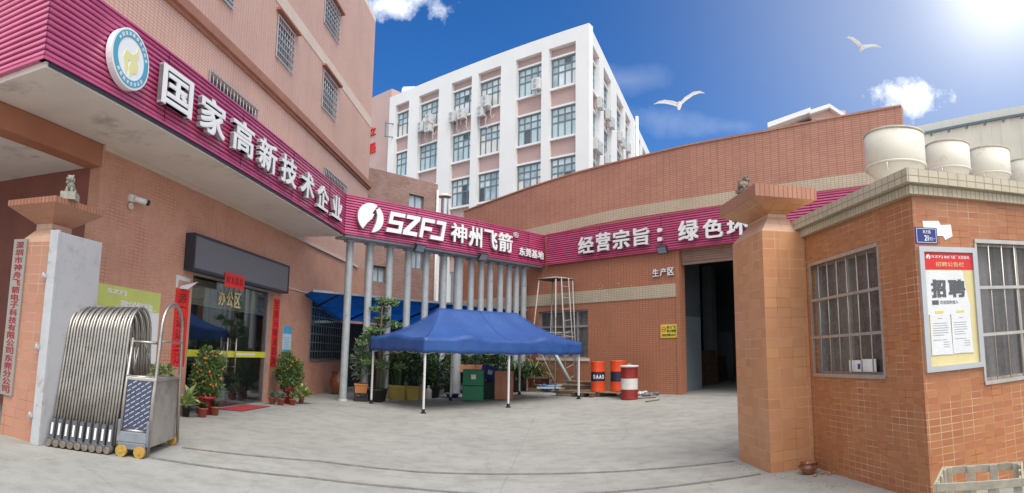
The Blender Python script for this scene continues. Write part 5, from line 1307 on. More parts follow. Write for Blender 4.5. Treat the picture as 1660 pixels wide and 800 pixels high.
# green and white banner board
s0, s1, z0, z1 = L.px(158, 470)[0]-.4, L.px(258, 490)[0], .95, (L.px(160, 459)[1]+L.px(257, 476)[1])/2
bn = thing('banner_board', 'lime and white safety board on the salmon wall behind the folding gate', 'board', L.pt((s0+s1)/2, z0))
bar_box(L, s0, s1, z0, z1, .002, .025, 'board', 'paperwhite', bn); bar_box(L, s0, s1, z1-.36, z1, .0255, .028, 'lime_header', 'lime', bn)
put_text(MB(), 'SZFJ', L.pt, s0+.62, s0+1.12, z1-.15, z1-.06, .0285, .032, .03).build('lettering', 'paperwhite', bn, fix=False)
put_text(MB(), '—消防安全组织架构—', L.pt, s0+.85, s1-.12, z1-.40, z1-.22, .0285, .034, .02).build('lettering', 'paperwhite', bn, fix=False)
# blue notice
s0, s1, z0, z1 = L.rect((458.5, 528), (472.5, 530), (457.5, 570), (471, 572))
o = thing('notice_poster', 'small blue and white notice poster on the wall right of the office door', 'poster', L.pt((s0+s1)/2, z0))
bar_box(L, s0, s1, z0, z1, .002, .008, 'sheet', 'palebluepaper', o); bar_box(L, s0, s1, z1-(z1-z0)*.30, z1, .0083, .0095, 'blue_header', 'bluepaper', o); bar_box(L, s0, s1, z0, z0+(z1-z0)*.10, .0083, .0095, 'blue_footer', 'bluepaper', o)
mb = MB()
for k in range(7): L.box(mb, s0+.08, s1-.08-.05*(k % 3), z0+(z1-z0)*(.16+k*.065), z0+(z1-z0)*(.175+k*.065), .0083, .009)
mb.build('fine_print', 'bluepaper', o)
ms_ = thing('door_mat', 'flat red door mat in front of the office door', 'mat', G(402, 662))
q = [G(*a) for a in ((352, 664), (396, 657), (437, 660), (392, 668))]
MB().hexa([p + Vector((0, 0, .002)) for p in q] + [p + Vector((0, 0, .016)) for p in q]).build('pile', 'redmat', ms_)
q2 = [p + (p - (q[0]+q[1]+q[2]+q[3])/4)*.03 for p in q]
MB().hexa([p + Vector((0, 0, .001)) for p in q2] + [p + Vector((0, 0, .008)) for p in q2]).build('border', 'black', ms_)

# ================================================================== POTTED PLANTS BY THE DOOR
fruit_me = None
def kumquat(px, py, wpx, ycrown0, ycrown1, label, seed, potr=.17, poth=.34, potmat='redpot', nf=42):
    rg = random.Random(seed); b = G(px, py); m_ = pxm(b); o = thing('kumquat_tree', label, 'potted tree', b, 'kumquat trees flanking the office door')
    add_pot(o, b, potr, poth, potmat)
    MB().tube([b + Vector((0, 0, poth*.8)), b + Vector((.02, 0, poth+.2)), b + Vector((-.01, .02, poth+.55))], [.03, .025, .015], 7).build('trunk', 'bark', o)
    h = (ycrown1-ycrown0)/m_; c = b + Vector((0, 0, (py-ycrown1)/m_ + h/2)); rad = (wpx/2/m_, wpx/2/m_, h/2)
    cr = MB(); leaf_cloud(cr, c, tuple(q_*.80 for q_ in rad), 1300, .085, rg, .42, .45)
    for _ in range(13):
        d_ = rvec(rg); k_ = rg.uniform(.24, .40); leaf_cloud(cr, c + Vector((d_.x*rad[0], d_.y*rad[1], d_.z*rad[2]))*rg.uniform(.62, .82), tuple(q_*k_ for q_ in rad), 170, .085, rg, .42, .4)
    for _ in range(16):
        d_ = rvec(rg); d_.z = abs(d_.z)*.9; p_ = c + Vector((d_.x*rad[0], d_.y*rad[1], d_.z*rad[2]))*.85; cr.tube([c, p_], .006, 4, cap=False)
        for _k in range(14): leaf(cr, p_ + rvec(rg)*.04, d_*.8 + rvec(rg)*.7, rvec(rg), .08*rg.uniform(.6, 1.2), .03)
    cr.build('crown', 'leaf_mid', o, fix=False)
    global fruit_me
    for i in range(nf):
        d = rvec(rg); d.y = -abs(d.y) if rg.random() < .75 else d.y
        p = c + Vector((d.x*rad[0], d.y*rad[1], d.z*rad[2]))*rg.uniform(.78, 1.0)
        if fruit_me is None:
            f = MB().ball((0, 0, 0), .022, 8, 6).build('fruit', 'fruit'); fruit_me = f.data; f.parent = o
        else: f = bpy.data.objects.new('fruit', fruit_me); COL.objects.link(f); f.parent = o
        f.location = p - b; k = rg.uniform(.8, 1.15); f.scale = (k, k, k*1.1)
    return o
kumquat(331, 672, 57, 567, 650, 'larger kumquat tree in a red pot left of the office door', 4, .20, .36, 'redpot', 34)
kumquat(465.5, 655, 47, 574, 638, 'smaller kumquat tree in a slim red pot right of the office door', 9, .12, .42, 'redpot', 24)
def potted(name, label, cat, px, py, rpx, hpx, mat, kind, leafm, lh, lw, n, seed, group=None, **k):
    rg = random.Random(seed); b = G(px, py); m_ = pxm(b); r, h = rpx/m_, hpx/m_
    o = thing(name, label, cat, b, group); add_pot(o, b, r, h, mat); top = b + Vector((0, 0, h*.9)); L_, W_l = lh/m_, lw/m_; mb = MB()
    if kind == 'strap': strap_plant(mb, top, n, L_, k.get('W', .04), rg, k.get('spread', .6), k.get('droop', .6), jitter=r*.6)
    elif kind == 'broad':
        for i in range(n):
            a = rg.uniform(0, 6.28); e = rg.uniform(.3, 1.3); d = Vector((math.cos(a)*math.cos(e), math.sin(a)*math.cos(e), math.sin(e))); p = top + Vector((d.x*W_l*.5, d.y*W_l*.5, d.z*L_*.75))*rg.uniform(.3, 1)
            leaf(mb, p, (d + rvec(rg)*.35 + Vector((0, 0, -.25))), Vector((0, 0, 1)), k.get('L', .2)*rg.uniform(.6, 1.2), k.get('L', .2)*.5, 0, rg.uniform(-.1, .25))
            if i % 3 == 0: mb.tube([top, p], .006, 4, cap=False)
    else:
        leaf_cloud(mb, top + Vector((0, 0, L_*.5)), (W_l/2, W_l/2, L_*.55), n, k.get('L', .1), rg, k.get('Wl', .4), .3, .5)
        for i in range(5): mb.tube([top, top + Vector((rg.uniform(-.3, .3)*W_l, rg.uniform(-.3, .3)*W_l, L_*.7))], .008, 4, cap=False)
    mb.build('foliage', leafm, o, fix=False); return o
SP_ = 'small potted plants by the office door'
potted('potted_plant', 'bright yellow-green leafy plant in a dark pot beside the folding gate', 'potted plant', 301, 676, 7, 16, 'blackpot', 'broad', 'leaf_light', 34, 34, 46, 1, SP_, L=.20)
potted('potted_plant', 'succulent in a terracotta pot, front left below the larger kumquat', 'potted plant', 327.5, 677, 8, 15, 'terracotta', 'strap', 'leaf_dark', 15, 10, 46, 2, SP_, W=.035, spread=.9)
potted('potted_plant', 'succulent in a terracotta pot, front right below the larger kumquat', 'potted plant', 347, 674, 7.5, 14, 'terracotta', 'strap', 'leaf_dark', 15, 10, 46, 3, SP_, W=.03, spread=1.0)
potted('potted_plant', 'small potted plant in terracotta, leftmost of the row right of the door', 'potted plant', 441, 656, 5.5, 11, 'terracotta', 'bush', 'leaf_grey', 9, 12, 70, 4, SP_, L=.09)
potted('potted_plant', 'small potted plant in terracotta just left of the slim red pot', 'potted plant', 455, 657.5, 5.8, 11, 'terracotta', 'bush', 'leaf_grey', 8, 12, 70, 5, SP_, L=.09)
potted('potted_plant', 'small potted plant in terracotta just right of the slim red pot', 'potted plant', 474, 657.5, 5.5, 10, 'terracotta', 'bush', 'leaf_mid', 10, 14, 70, 6, SP_, L=.09)
potted('potted_plant', 'variegated broad-leaved plant at the right end of the row by the door', 'potted plant', 488, 655, 4.5, 9, 'terracotta', 'broad', 'leaf_light', 26, 28, 60, 7, SP_, L=.22)

# ================================================================== SHELTER BEHIND THE POLES
sh = thing('blue_shelter', 'blue sheet lean-to shelter roof behind the grey poles', 'shelter', PP.pt(PP.px(600, 500)[0], 2.6, -.4))
SHP = Plane(R(-45.5), D=PP.D + .45)
a0, a1 = SHP.px(506, 490)[0], SHP.px(866, 507)[0]; zt = SHP.px(700, 490)[1]; zt = 2.98
mb = MB(); P_ = SHP.pt
slope_pts = lambda s0, s1, n0, z0, n1, z1, th: [P_(s0, z0, n0), P_(s1, z0, n0), P_(s1, z1, n1), P_(s0, z1, n1), P_(s0, z0+th, n0), P_(s1, z0+th, n0), P_(s1, z1+th, n1), P_(s0, z1+th, n1)]
k = a0
while k < a1 - .05:
    e = min(k+.95, a1); mb.hexa(slope_pts(k+.01, e-.01, 0, zt, -3.0, zt-.62, .02)); k += .95
mb.build('roof_sheet', 'awning', sh)
mb = MB(); SHP.box(mb, a0, a1, zt-.03, zt+.035, -.05, .02); 
mb.build('edge_beam', 'pole', sh)
mb = MB()
k = a0 + .9
while k < a1:
    MB().tube([P_(k, zt-.03, -.03), P_(k, zt-.66, -2.98)], .03, 6).build('rafter', 'ledframe', sh); k += 1.9
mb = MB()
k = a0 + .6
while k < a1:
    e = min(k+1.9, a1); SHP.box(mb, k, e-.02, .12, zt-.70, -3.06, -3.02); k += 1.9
mb.build('dark_backdrop', 'inblack', sh)  # near-black panels put in for the dark under the shelter roof
for k in (a0+.3, (a0+a1)/2, a1-.2): MB().tube([P_(k, gz(P_(k, 0).x, P_(k, 0).y), -2.9), P_(k, zt-.62, -2.9)], .04, 8).build('post', 'pole', sh)
mb = MB(); RB0 = RW.px(862, 520)[0]; SHP.box(mb, a1-1.35, a1-.02, 1.6, zt-.72, -1.0, -.96); mb.build('side_sheet', 'awning', sh)
# exhaust duct above the middle sign
DU = Plane(R(-45.5), D=PP.D + 3.2); s, z = DU.px(721, 330)
du = thing('exhaust_duct', 'shiny metal exhaust pipe with a flat rain cap above the middle sign', 'chimney', DU.pt(s, zt - .3))
zc = DU.px(721, 314)[1]; pb = DU.pt(s, 0); rr = 6.2/CF*math.hypot(pb.x, pb.y)
MB().lathe([(rr, zt-.4), (rr, zc-.22)], (pb.x, pb.y, 0), 18).lathe([(rr+.02, zc-1.25), (rr+.02, zc-1.2)], (pb.x, pb.y, 0), 18).build('pipe', 'chrome', du)
MB().lathe([(.001, zc-.10), (rr*1.75, zc-.15), (rr*1.75, zc-.09), (rr*.9, zc-.02), (.001, zc)], (pb.x, pb.y, 0), 20).build('rain_cap', 'soffit', du)
for k in range(4): MB().tube([(pb.x+rr*.9*math.cos(k*1.57), pb.y+rr*.9*math.sin(k*1.57), zc-.3), (pb.x+rr*.9*math.cos(k*1.57), pb.y+rr*.9*math.sin(k*1.57), zc-.1)], .012, 5).build('cap_strut', 'chrome', du)

# ================================================================== TENT
FL = G(686, 671); FR = G(938, 647.5); BL = G(601.5, 655)
u = (FR-FL); u.z = 0; Lu = u.length; u.normalize(); v = BL-FL; v.z = 0; Lv = v.length; v.normalize()
te = thing('canopy_tent', 'blue pop-up canopy tent with white legs standing in the yard', 'tent', (FL.x, FL.y, 0))
def TP(a, b, z): return Vector((FL.x, FL.y, 0)) + u*a + v*b + Vector((0, 0, z))
ze = Zr(548, 686, math.hypot(FL.x, FL.y)); zv = Zr(572, 686, math.hypot(FL.x, FL.y))
pr_ = TP(Lv*.5, Lv*.5, 0); hr = Zr(500, 719, math.hypot(pr_.x, pr_.y)) - ze
na, nb = 64, 30; ov = .06
A_ = [-ov + (Lu+2*ov)*i/na for i in range(na+1)]; B_ = [-ov + (Lv+2*ov)*j/nb for j in range(nb+1)]
rgt = random.Random(4)
def roof_z(a, b):
    d = min(a+ov, Lu-a+ov, b+ov, Lv-b+ov)/(Lv/2+ov); d = max(0, min(1, d))
    # gentle swell between the legs where the truss pushes the cloth
    e = 0
    for am in (Lu*.25, Lu*.75): e += .10*math.exp(-((a-am)/.35)**2)*math.exp(-(min(b, Lv-b)/.35)**2)
    e += .09*math.exp(-((b-Lv/2)/.35)**2)*math.exp(-(min(a, Lu-a)/.35)**2)
    return ze + hr*(.30*d + .70*d**1.9) + e + .010*math.sin(a*7+b*3)*math.sin(b*5)*d
mb = MB(); mb.v = [TP(a, b, roof_z(a, b)) for b in B_ for a in A_]
mb.f = [[j*(na+1)+i, j*(na+1)+i+1, (j+1)*(na+1)+i+1, (j+1)*(na+1)+i] for j in range(nb) for i in range(na)]; mb.mi = [0]*len(mb.f); mb.sm = [True]*len(mb.f)
o = mb.build('roof_cloth', 'canopy', te, fix=False); md = o.modifiers.new('t', 'SOLIDIFY'); md.thickness = .006
mb = MB(); per = [(a, -ov) for a in A_] + [(Lu+ov, b) for b in B_[1:]] + [(a, Lv+ov) for a in A_[::-1][1:]] + [(-ov, b) for b in B_[::-1][1:-1]]
n = len(per); rows = 4
for r_ in range(rows+1):
    for k, (a, b) in enumerate(per):
        f = r_/rows; zt_ = roof_z(a, b) + .004; zb__ = zv + .010*math.sin(a*4.3+b*3.1) + .008*math.sin(a*11.7+b*2) ; out_ = .03*f*(.6+.4*math.sin(a*11 + b*13))
        oa = -out_ if a < 0 else (out_ if a > Lu else 0); ob = -out_ if b < 0 else (out_ if b > Lv else 0)
        mb.v.append(TP(a+oa, b+ob, zt_*(1-f) + zb__*f))
for r_ in range(rows):
    for k in range(n): mb.f.append([r_*n+k, r_*n+(k+1) % n, (r_+1)*n+(k+1) % n, (r_+1)*n+k]); mb.mi.append(0); mb.sm.append(True)
o = mb.build('valance', 'canopy', te, fix=False); md = o.modifiers.new('t', 'SOLIDIFY'); md.thickness = .006
for a in (0, Lu/2, Lu):
    for b in (0, Lv):
        p = TP(a, b, 0); z0 = gz(p.x, p.y)
        lg_ = MB().box((p.x, p.y, (z0+ze-.05+.05)/2), (.042, .042, ze-.05-z0-.05), math.atan2(u.y, u.x)).build('leg', 'tentleg', te)
        MB().box((p.x, p.y, z0+.012), (.10, .10, .02), math.atan2(u.y, u.x)).box((p.x, p.y, z0+.06), (.058, .058, .08), math.atan2(u.y, u.x)).build('foot', 'black', lg_)
mb = MB()
def scis(p0, p1, n_):
    for i in range(n_):
        s = p0.lerp(p1, i/n_); e = p0.lerp(p1, (i+1)/n_)
        mb.tube([s + Vector((0, 0, zv+.10)), e + Vector((0, 0, zv-.02 if i % 2 == 0 else zv+.10))], .011, 5); mb.tube([s + Vector((0, 0, zv-.02 if i % 2 else zv+.10)) , e + Vector((0, 0, zv+.10))], .011, 5)
        mb.tube([s + Vector((0, 0, zv+.10 if i % 2 else zv-.04)), e + Vector((0, 0, zv-.04 if i % 2 else zv+.10))], .011, 5)
for a, b in ((TP(0, 0, 0), TP(Lu/2, 0, 0)), (TP(Lu/2, 0, 0), TP(Lu, 0, 0)), (TP(0, 0, 0), TP(0, Lv, 0)), (TP(Lu, 0, 0), TP(Lu, Lv, 0)), (TP(0, Lv, 0), TP(Lu/2, Lv, 0)), (TP(Lu/2, Lv, 0), TP(Lu, Lv, 0)), (TP(Lu/2, 0, 0), TP(Lu/2, Lv, 0))): scis(a, b, 4)
mb.tube([TP(Lv*.5, Lv*.5, ze+hr-.06), TP(Lu-Lv*.5, Lv*.5, ze+hr-.06)], .015, 6)
mb.build('scissor_truss', 'truss', te)

for pa_ in ([(0, 0), (Lv*.5, Lv*.5)], [(0, Lv), (Lv*.5, Lv*.5)], [(Lu, 0), (Lu-Lv*.5, Lv*.5)], [(Lu, Lv), (Lu-Lv*.5, Lv*.5)], [(Lu*.5, -ov), (Lu*.5, Lv*.5)]):
    (xa, ya), (xb, yb) = pa_; mb = MB(); mb.tube([TP(xa+(xb-xa)*k/14, ya+(yb-ya)*k/14, roof_z(xa+(xb-xa)*k/14, ya+(yb-ya)*k/14)+.004) for k in range(15)], .009, 5); mb.build('seam', 'canopy', te)

# ================================================================== THINGS UNDER AND BEHIND THE TENT
UT = 'plants gathered under and behind the blue tent'
# podocarpus with layered branches behind the first poles
rg = random.Random(21); b = G(609, 652); m_ = pxm(b); o = thing('conifer', 'pale green layered conifer rising between the first poles left of the tent', 'potted tree', b)
add_pot(o, b, .26, .36, 'blackpot')
H_ = (652-487)/m_; top = b + Vector((.08, 0, H_))
MB().tube([b + Vector((0, 0, .3)), b + Vector((.05, .02, H_*.5)), top - Vector((0, 0, .2))], [.05, .035, .015], 8).build('trunk', 'bark', o)
cr = MB(); lb_ = MB()
for k in range(26):
    f = rg.random(); z = .95 + (H_-1.0)*f; a = rg.uniform(0, 6.28); rad = (.66*(1-f)**.7 + .14)*rg.uniform(.6, 1.15)
    if k < 4: a = math.pi + rg.uniform(-.5, .5); rad *= 1.1
    c = b + Vector((.16 + math.cos(a)*rad*.8, math.sin(a)*rad*.8, z)); lb_.tube([b + Vector((.05, 0, z-.12)), c], .014, 5)
    for _ in range(130):
        d = rvec(rg); p = c + Vector((d.x*.20, d.y*.20, d.z*.085))*rg.uniform(.3, 1); leaf(cr, p, Vector((math.cos(a), math.sin(a), .5))*.6 + rvec(rg)*.7, rvec(rg), .12*rg.uniform(.6, 1.2), .036)
cr.build('crown', 'leaf_pine', o, fix=False); lb_.build('branch_work', 'bark', o)
# square orange planter on a black stand
def boxpot(name, label, px, py, w, d, h, mat, rz, stand=0, group=UT, rim=True, cat='planter'):
    b = G(px, py); o = thing(name, label, cat, b, group); hh = h
    if stand:
        m = MB()
        for sx in (-1, 1):
            for sy in (-1, 1):
                rt = Matrix.Rotation(rz, 3, 'Z') @ Vector((sx*w*.42, sy*d*.42, 0)); m.box(b + rt + Vector((0, 0, stand/2)), (.04, .04, stand), rz)
        m.box(b + Vector((0, 0, stand-.02)), (w*.95, d*.95, .03), rz); m.box(b + Vector((0, 0, .06)), (w*1.0, d*1.0, .10), rz); m.build('stand', 'black', o)
    m = MB(); z0 = stand + .002; rt = Matrix.Rotation(rz, 3, 'Z')
    def Q(e, z): return [b + rt @ Vector((sx*(w/2+e), sy*(d/2+e), z)) for sx, sy in ((-1, -1), (1, -1), (1, 1), (-1, 1))]
    m.hexa(Q(-w*.06, z0) + Q(0, z0+h*.82))
    m.build('tub', mat, o, bevel=.008)
    if rim: MB().hexa(Q(.012, z0+h*.823) + Q(.012, z0+h)).build('rim', mat, o, bevel=.006)
    MB().hexa(Q(-.03, z0+h+.001) + Q(-.03, z0+h+.01)).build('soil', 'soil', o)
    return o, b + Vector((0, 0, z0+h)), pxm(b)
def fol(o, mb, mat): mb.build('foliage', mat, o, fix=False)
o, t_, m_ = boxpot('planter', 'leafy shrub in a small orange planter on a black stand by the first pole', 584, 651, .36, .30, .26, 'orangepot', .3, .22)
fol(o, leaf_cloud(MB(), t_ + Vector((0, 0, .62)), (.32, .28, .62), 620, .13, rg, .28, .2, .6), 'leaf_grey')
potted('potted_plant', 'tall snake plant in a black pot by the left tent leg', 'potted plant', 615, 650, 12.5, 20, 'blackpot', 'strap', 'leaf_grey', 78, 30, 46, 31, UT, W=.07, spread=.28, droop=.12)
o, t_, m_ = boxpot('planter', 'mustard planter with tall dark plants, larger of the two', 644, 649, .54, .34, .42, 'mustard', -.15)
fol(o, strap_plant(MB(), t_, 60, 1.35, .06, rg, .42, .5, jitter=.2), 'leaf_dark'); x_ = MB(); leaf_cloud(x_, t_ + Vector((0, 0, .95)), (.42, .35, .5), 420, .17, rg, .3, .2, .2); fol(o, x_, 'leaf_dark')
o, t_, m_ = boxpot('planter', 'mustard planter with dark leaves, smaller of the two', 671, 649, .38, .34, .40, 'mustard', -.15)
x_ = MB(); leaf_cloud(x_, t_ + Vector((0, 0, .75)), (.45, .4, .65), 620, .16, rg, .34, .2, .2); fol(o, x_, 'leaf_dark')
def bush(name, label, px, py, w, h, mat, n, L_, seed, potw=.5, poth=.35, potmat='blackpot', Wl=.4):
    rgb = random.Random(seed); b = G(px, py); o = thing(name, label, 'potted plant', b, UT); add_pot(o, b, potw/2, poth, potmat)
    x = MB(); leaf_cloud(x, b + Vector((0, 0, poth+h*.45)), (w/2, w*.42, h*.55), n, L_, rgb, Wl, .25, .3)
    for i in range(6): x.tube([b + Vector((0, 0, poth*.9)), b + Vector((rgb.uniform(-.35, .35)*w, rgb.uniform(-.3, .3)*w, poth+h*.7))], .012, 4, cap=False)
    x.build('foliage', mat, o, fix=False)
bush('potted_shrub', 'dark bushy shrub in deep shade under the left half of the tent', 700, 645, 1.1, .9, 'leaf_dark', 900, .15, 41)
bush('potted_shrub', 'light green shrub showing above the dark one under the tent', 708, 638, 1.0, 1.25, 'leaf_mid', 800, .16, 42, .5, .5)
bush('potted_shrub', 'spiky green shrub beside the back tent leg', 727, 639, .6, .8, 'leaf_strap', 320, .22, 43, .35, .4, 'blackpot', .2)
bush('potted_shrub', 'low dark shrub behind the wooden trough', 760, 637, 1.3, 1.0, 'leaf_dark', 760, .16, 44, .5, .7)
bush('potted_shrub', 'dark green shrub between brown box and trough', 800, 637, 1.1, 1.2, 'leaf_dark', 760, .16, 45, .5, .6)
def spider(label, px, py, n, L_, mat, seed, W=.05, potmat='whitepot', r=.2, h=.36, spread=1.1, droop=1.0, name='strap_leaf_plant'):
    b = G(px, py); o = thing(name, label, 'potted plant', b, UT); add_pot(o, b, r, h, potmat); rgs = random.Random(seed)
    strap_plant(MB(), b + Vector((0, 0, h*.9)), n, L_, W, rgs, spread, droop, 6, r*.5).build('foliage', mat, o, fix=False)
spider('arching strap-leaved plant in a grubby white pot under the tent', 846, 632, 130, 1.05, 'leaf_strap', 51)
spider('arching strap-leaved plant at the right end under the tent', 866, 633, 150, 1.10, 'leaf_strap', 52, .06, 'blackpot')
spider('arching strap-leaved plant above the brown box', 822, 633, 130, 1.15, 'leaf_strap', 53, .05, 'blackpot', .2, .5)
spider('dark strap-leaved plant between the brown box and the middle tent leg', 834, 636, 100, .95, 'leaf_dark', 54, .05, 'blackpot', .2, .45)
# long wooden trough
b = G(764, 640); o = thing('trough_planter', 'long brown wooden trough raised on dark legs under the tent', 'planter', b, UT)
ang_t = math.atan2(u.y, u.x) - .45
MB().box(b + Vector((0, 0, .80)), (.95, .32, .24), ang_t).build('trough', 'brownbox', o, bevel=.01)
m = MB()
for sx in (-.42, .42): m.box(b + Matrix.Rotation(ang_t, 3, 'Z') @ Vector((sx, 0, 0)) + Vector((0, 0, .335)), (.06, .28, .67), ang_t)
m.build('leg_frame', 'wood_dark', o)
fol(o, leaf_cloud(MB(), b + Vector((0, 0, 1.08)), (.5, .2, .22), 260, .13, rg, .35, .2, .5), 'leaf_dark')
# crates and boxes
def crate(label, px, py, w, d, h, rz, mat, rows=3, name='plastic_crate', cat='crate', z=0, tilt=0, labelpatch=False):
    b = G(px, py) + Vector((0, 0, z)); o = thing(name, label, cat, b, 'crates and boxes under the tent'); rt = Matrix.Rotation(rz, 3, 'Z') @ Matrix.Rotation(tilt, 3, 'Y')
    m = MB()
    def Bx(c, s): 
        hx, hy, hz = s[0]/2, s[1]/2, s[2]/2; c = Vector(c)
        m.hexa([b + rt @ (c + Vector(q_)) for q_ in ((-hx, -hy, -hz), (hx, -hy, -hz), (hx, hy, -hz), (-hx, hy, -hz), (-hx, -hy, hz), (hx, -hy, hz), (hx, hy, hz), (-hx, hy, hz))])
    Bx((0, 0, h/2), (w, d, h-.004))
    m.build('body', mat, o, bevel=.012)
    m = MB()
    for k in range(rows+1): Bx((0, 0, .03+(h-.06)*k/rows), (w+.03, d+.03, .035))
    for x in (-w*.5, -w*.17, w*.17, w*.5):
        for y in (-1, 1): Bx((x, y*(d/2+.004), h/2), (.025, .016, h-.06))
    for y in (-d*.5, 0, d*.5):
        for x in (-1, 1): Bx((x*(w/2+.004), y, h/2), (.016, .025, h-.06))
    m.build('ribs', mat, o)
    if labelpatch:
        m = MB(); Bx((w*.0, -d/2-.022, h*.55), (.14, .006, .13)); m.build('white_label', 'paperwhite', o)
    return o
rc = math.atan2(u.y, u.x) - .55
crate('green plastic crate, lower one of the pair in front of the others', 766, 649, .56, .62, .42, rc, 'green_crate', 2)
crate('green plastic crate with a white label on top of another green one', 766, 649, .56, .62, .44, rc, 'green_crate', 2, z=.425, labelpatch=True)
crate('dark green plastic crate behind the bright green pair', 792, 645, .60, .55, .46, rc+.1, 'dgreen', 2)
crate('small blue crate tipped over on the dark green one', 788, 643, .40, .34, .44, rc+.15, 'bluecrate', 2, z=.49, tilt=.28, labelpatch=True)
o = crate('tall brown upright box standing at the right of the crates', 816, 648, .50, .42, .82, rc, 'brownbox', 1, 'upright_box', 'box')
b = G(694, 647); o = thing('plastic_canister', 'small white plastic canister on the ground in the shade under the tent', 'canister', b)
MB().lathe([(0, .002), (.10, .002), (.11, .02), (.11, .24), (.07, .29), (.04, .30), (.04, .34), (0, .34)], b, 16).build('body', 'whitepot', o); MB().lathe([(0, .342), (.045, .342), (.045, .38), (0, .38)], b, 12).build('lid', 'soffit', o)
b = G(733, 645); o = thing('wash_basin', 'shallow pale basin on the ground by the back tent leg', 'basin', b); MB().lathe([(0, .01), (.14, .01), (.22, .10), (.25, .105), (.23, .11), (.15, .03), (0, .025)], b, 20).build('bowl', 'bluecrate', o); MB().lathe([(.225, .106), (.262, .112), (.262, .122), (.225, .116)], b, 20).build('rim', 'whitepot', o)
b = G(853.5, 633); o = thing('bottle', 'green glass bottle standing beside the white plant pot', 'bottle', b); MB().lathe([(0, .002), (.07, .002), (.075, .03), (.075, .30), (.03, .42), (.028, .50), (0, .50)], b, 14).build('body', 'scafblue', o); MB().lathe([(.031, .46), (.034, .46), (.034, .51), (0, .515)], b, 10).build('cap', 'green_crate', o)
b = G(874, 635); o = thing('wooden_bench', 'low brown wooden bench box with dark hollow front, left of the scaffold', 'bench', b); rz = -.15
m = MB(); m.box(b + Vector((0, 0, .44)), (.80, .42, .05), rz); m.build('top_board', 'wood_dark', o)
m = MB(); m.box(b + Matrix.Rotation(rz, 3, 'Z') @ Vector((-.37, 0, .21)), (.05, .40, .41), rz); m.box(b + Matrix.Rotation(rz, 3, 'Z') @ Vector((.37, 0, .21)), (.05, .40, .41), rz); m.box(b + Matrix.Rotation(rz, 3, 'Z') @ Vector((0, .18, .21)), (.69, .03, .41), rz); m.build('side_boards', 'brownbox', o)
m = MB(); m.box(b + Matrix.Rotation(rz, 3, 'Z') @ Vector((0, -.17, .07)), (.69, .03, .10), rz); m.build('kick_board', 'wood_dark', o)
b = G(918, 640)
def lumber(label, px, py, n, L_, seed, rz):
    b = G(px, py); o = thing('timber_stack', label, 'timber', b); r_ = random.Random(seed)
    for k in range(n):
        z = .04 + (k//3)*.075; y = (k % 3 - 1)*.13
        MB().box(b + Matrix.Rotation(rz, 3, 'Z') @ Vector((r_.uniform(-.1, .1), y, z)), (L_*r_.uniform(.7, 1), .115, .06), rz + r_.uniform(-.12, .12)).build('plank', r_.choice(['wood', 'wood_dark', 'wood']), o)
lumber('messy stack of weathered planks by the wall behind the right tent leg', 942, 638, 15, 1.15, 3, -.72)
lumber('low pile of dark planks at the foot of the scaffold', 925, 642, 6, 1.0, 4, -.3)

# ================================================================== SCAFFOLD TOWER
sb = G(903, 634.5); rs = math.hypot(sb.x, sb.y); z0 = sb.z
st = thing('scaffold_tower', 'tall narrow rusty white scaffold tower on wheels beside the tent', 'scaffold', sb)
zp = Zr(455, 900, rs); px_m = CF/rs
rad_ = Vector((sb.x, sb.y, 0)).normalized(); tan_ = Vector((rad_.y, -rad_.x, 0))
def SPt(x, d, z): return Vector((sb.x, sb.y, 0)) + tan_*x + rad_*d + Vector((0, 0, z))
tops = {'l': (-.62, 0), 'f': (-.06, -.45), 'r': (.50, 0), 'b': (-.18, .45)}
bots = {'l': (-1.0, 0), 'f': (-.06, -.6), 'r': (.66, .05), 'b': (-.28, .6)}
def at_(k, z):
    f = (z-z0)/(zp-z0); a, b_ = bots[k], tops[k]; return SPt(a[0]+(b_[0]-a[0])*f, a[1]+(b_[1]-a[1])*f, z)
for k in 'lfrb': MB().tube([at_(k, z0+.10), at_(k, zp)], .021, 8).build('leg', 'scaf', st)
m = MB(); pl4 = [at_(k, zp) for k in 'lfrb']; c4 = sum(pl4, Vector())/4
m.hexa([p + (p-c4)*.06 + Vector((0, 0, .005)) for p in pl4] + [p + (p-c4)*.06 + Vector((0, 0, .06)) for p in pl4]); m.build('platform', 'scafdark', st)
m = MB()
for a, b_ in ('lf', 'fr', 'rb', 'bl'): m.tube([at_(a, zp+.05)+(at_(a, zp)-c4)*.06, at_(b_, zp+.05)+(at_(b_, zp)-c4)*.06], .022, 6)
m.build('platform_rim', 'scaf', st)
m = MB(); zm_ = z0 + (zp-z0)*.52
for z in (zm_, zm_-.14):
    for a, b_ in ('lf', 'fr', 'rb', 'bl'): m.tube([at_(a, z), at_(b_, z)], .014, 6)
for z in (z0+.20,):
    for a, b_ in ('lf', 'fr', 'rb', 'bl', 'lr'): m.tube([at_(a, z), at_(b_, z)], .018, 6)
m.tube([at_('l', zm_-.1), at_('f', z0+.3)], .016, 6); m.tube([at_('b', zm_), at_('r', zm_-.14)], .016, 6)
m.build('brace', 'scaf', st)
m = MB(); t0, t1 = SPt(.12, -.32, zp+.08), SPt(.36, -.16, zp+.06); b0, b1 = SPt(.30, -.42, z0+.12), SPt(.58, -.20, z0+.3)
m.tube([t0, b0], .021, 8); m.tube([t1, b1], .018, 8)
for k in range(9): m.tube([t0.lerp(b0, (k+.8)/9.4), t1.lerp(b1, (k+.8)/9.4)], .010, 6)
m.build('ladder', 'scaf', st)
m = MB(); m.box(SPt(.1, -.55, z0+.14), (1.5, .07, .06), math.atan2(tan_.y, tan_.x)+.12); m.tube([SPt(-.25, -.62, z0+1.55), SPt(.50, -.55, z0+.18)], .055, 6); m.build('base_frame', 'scafblue', st)
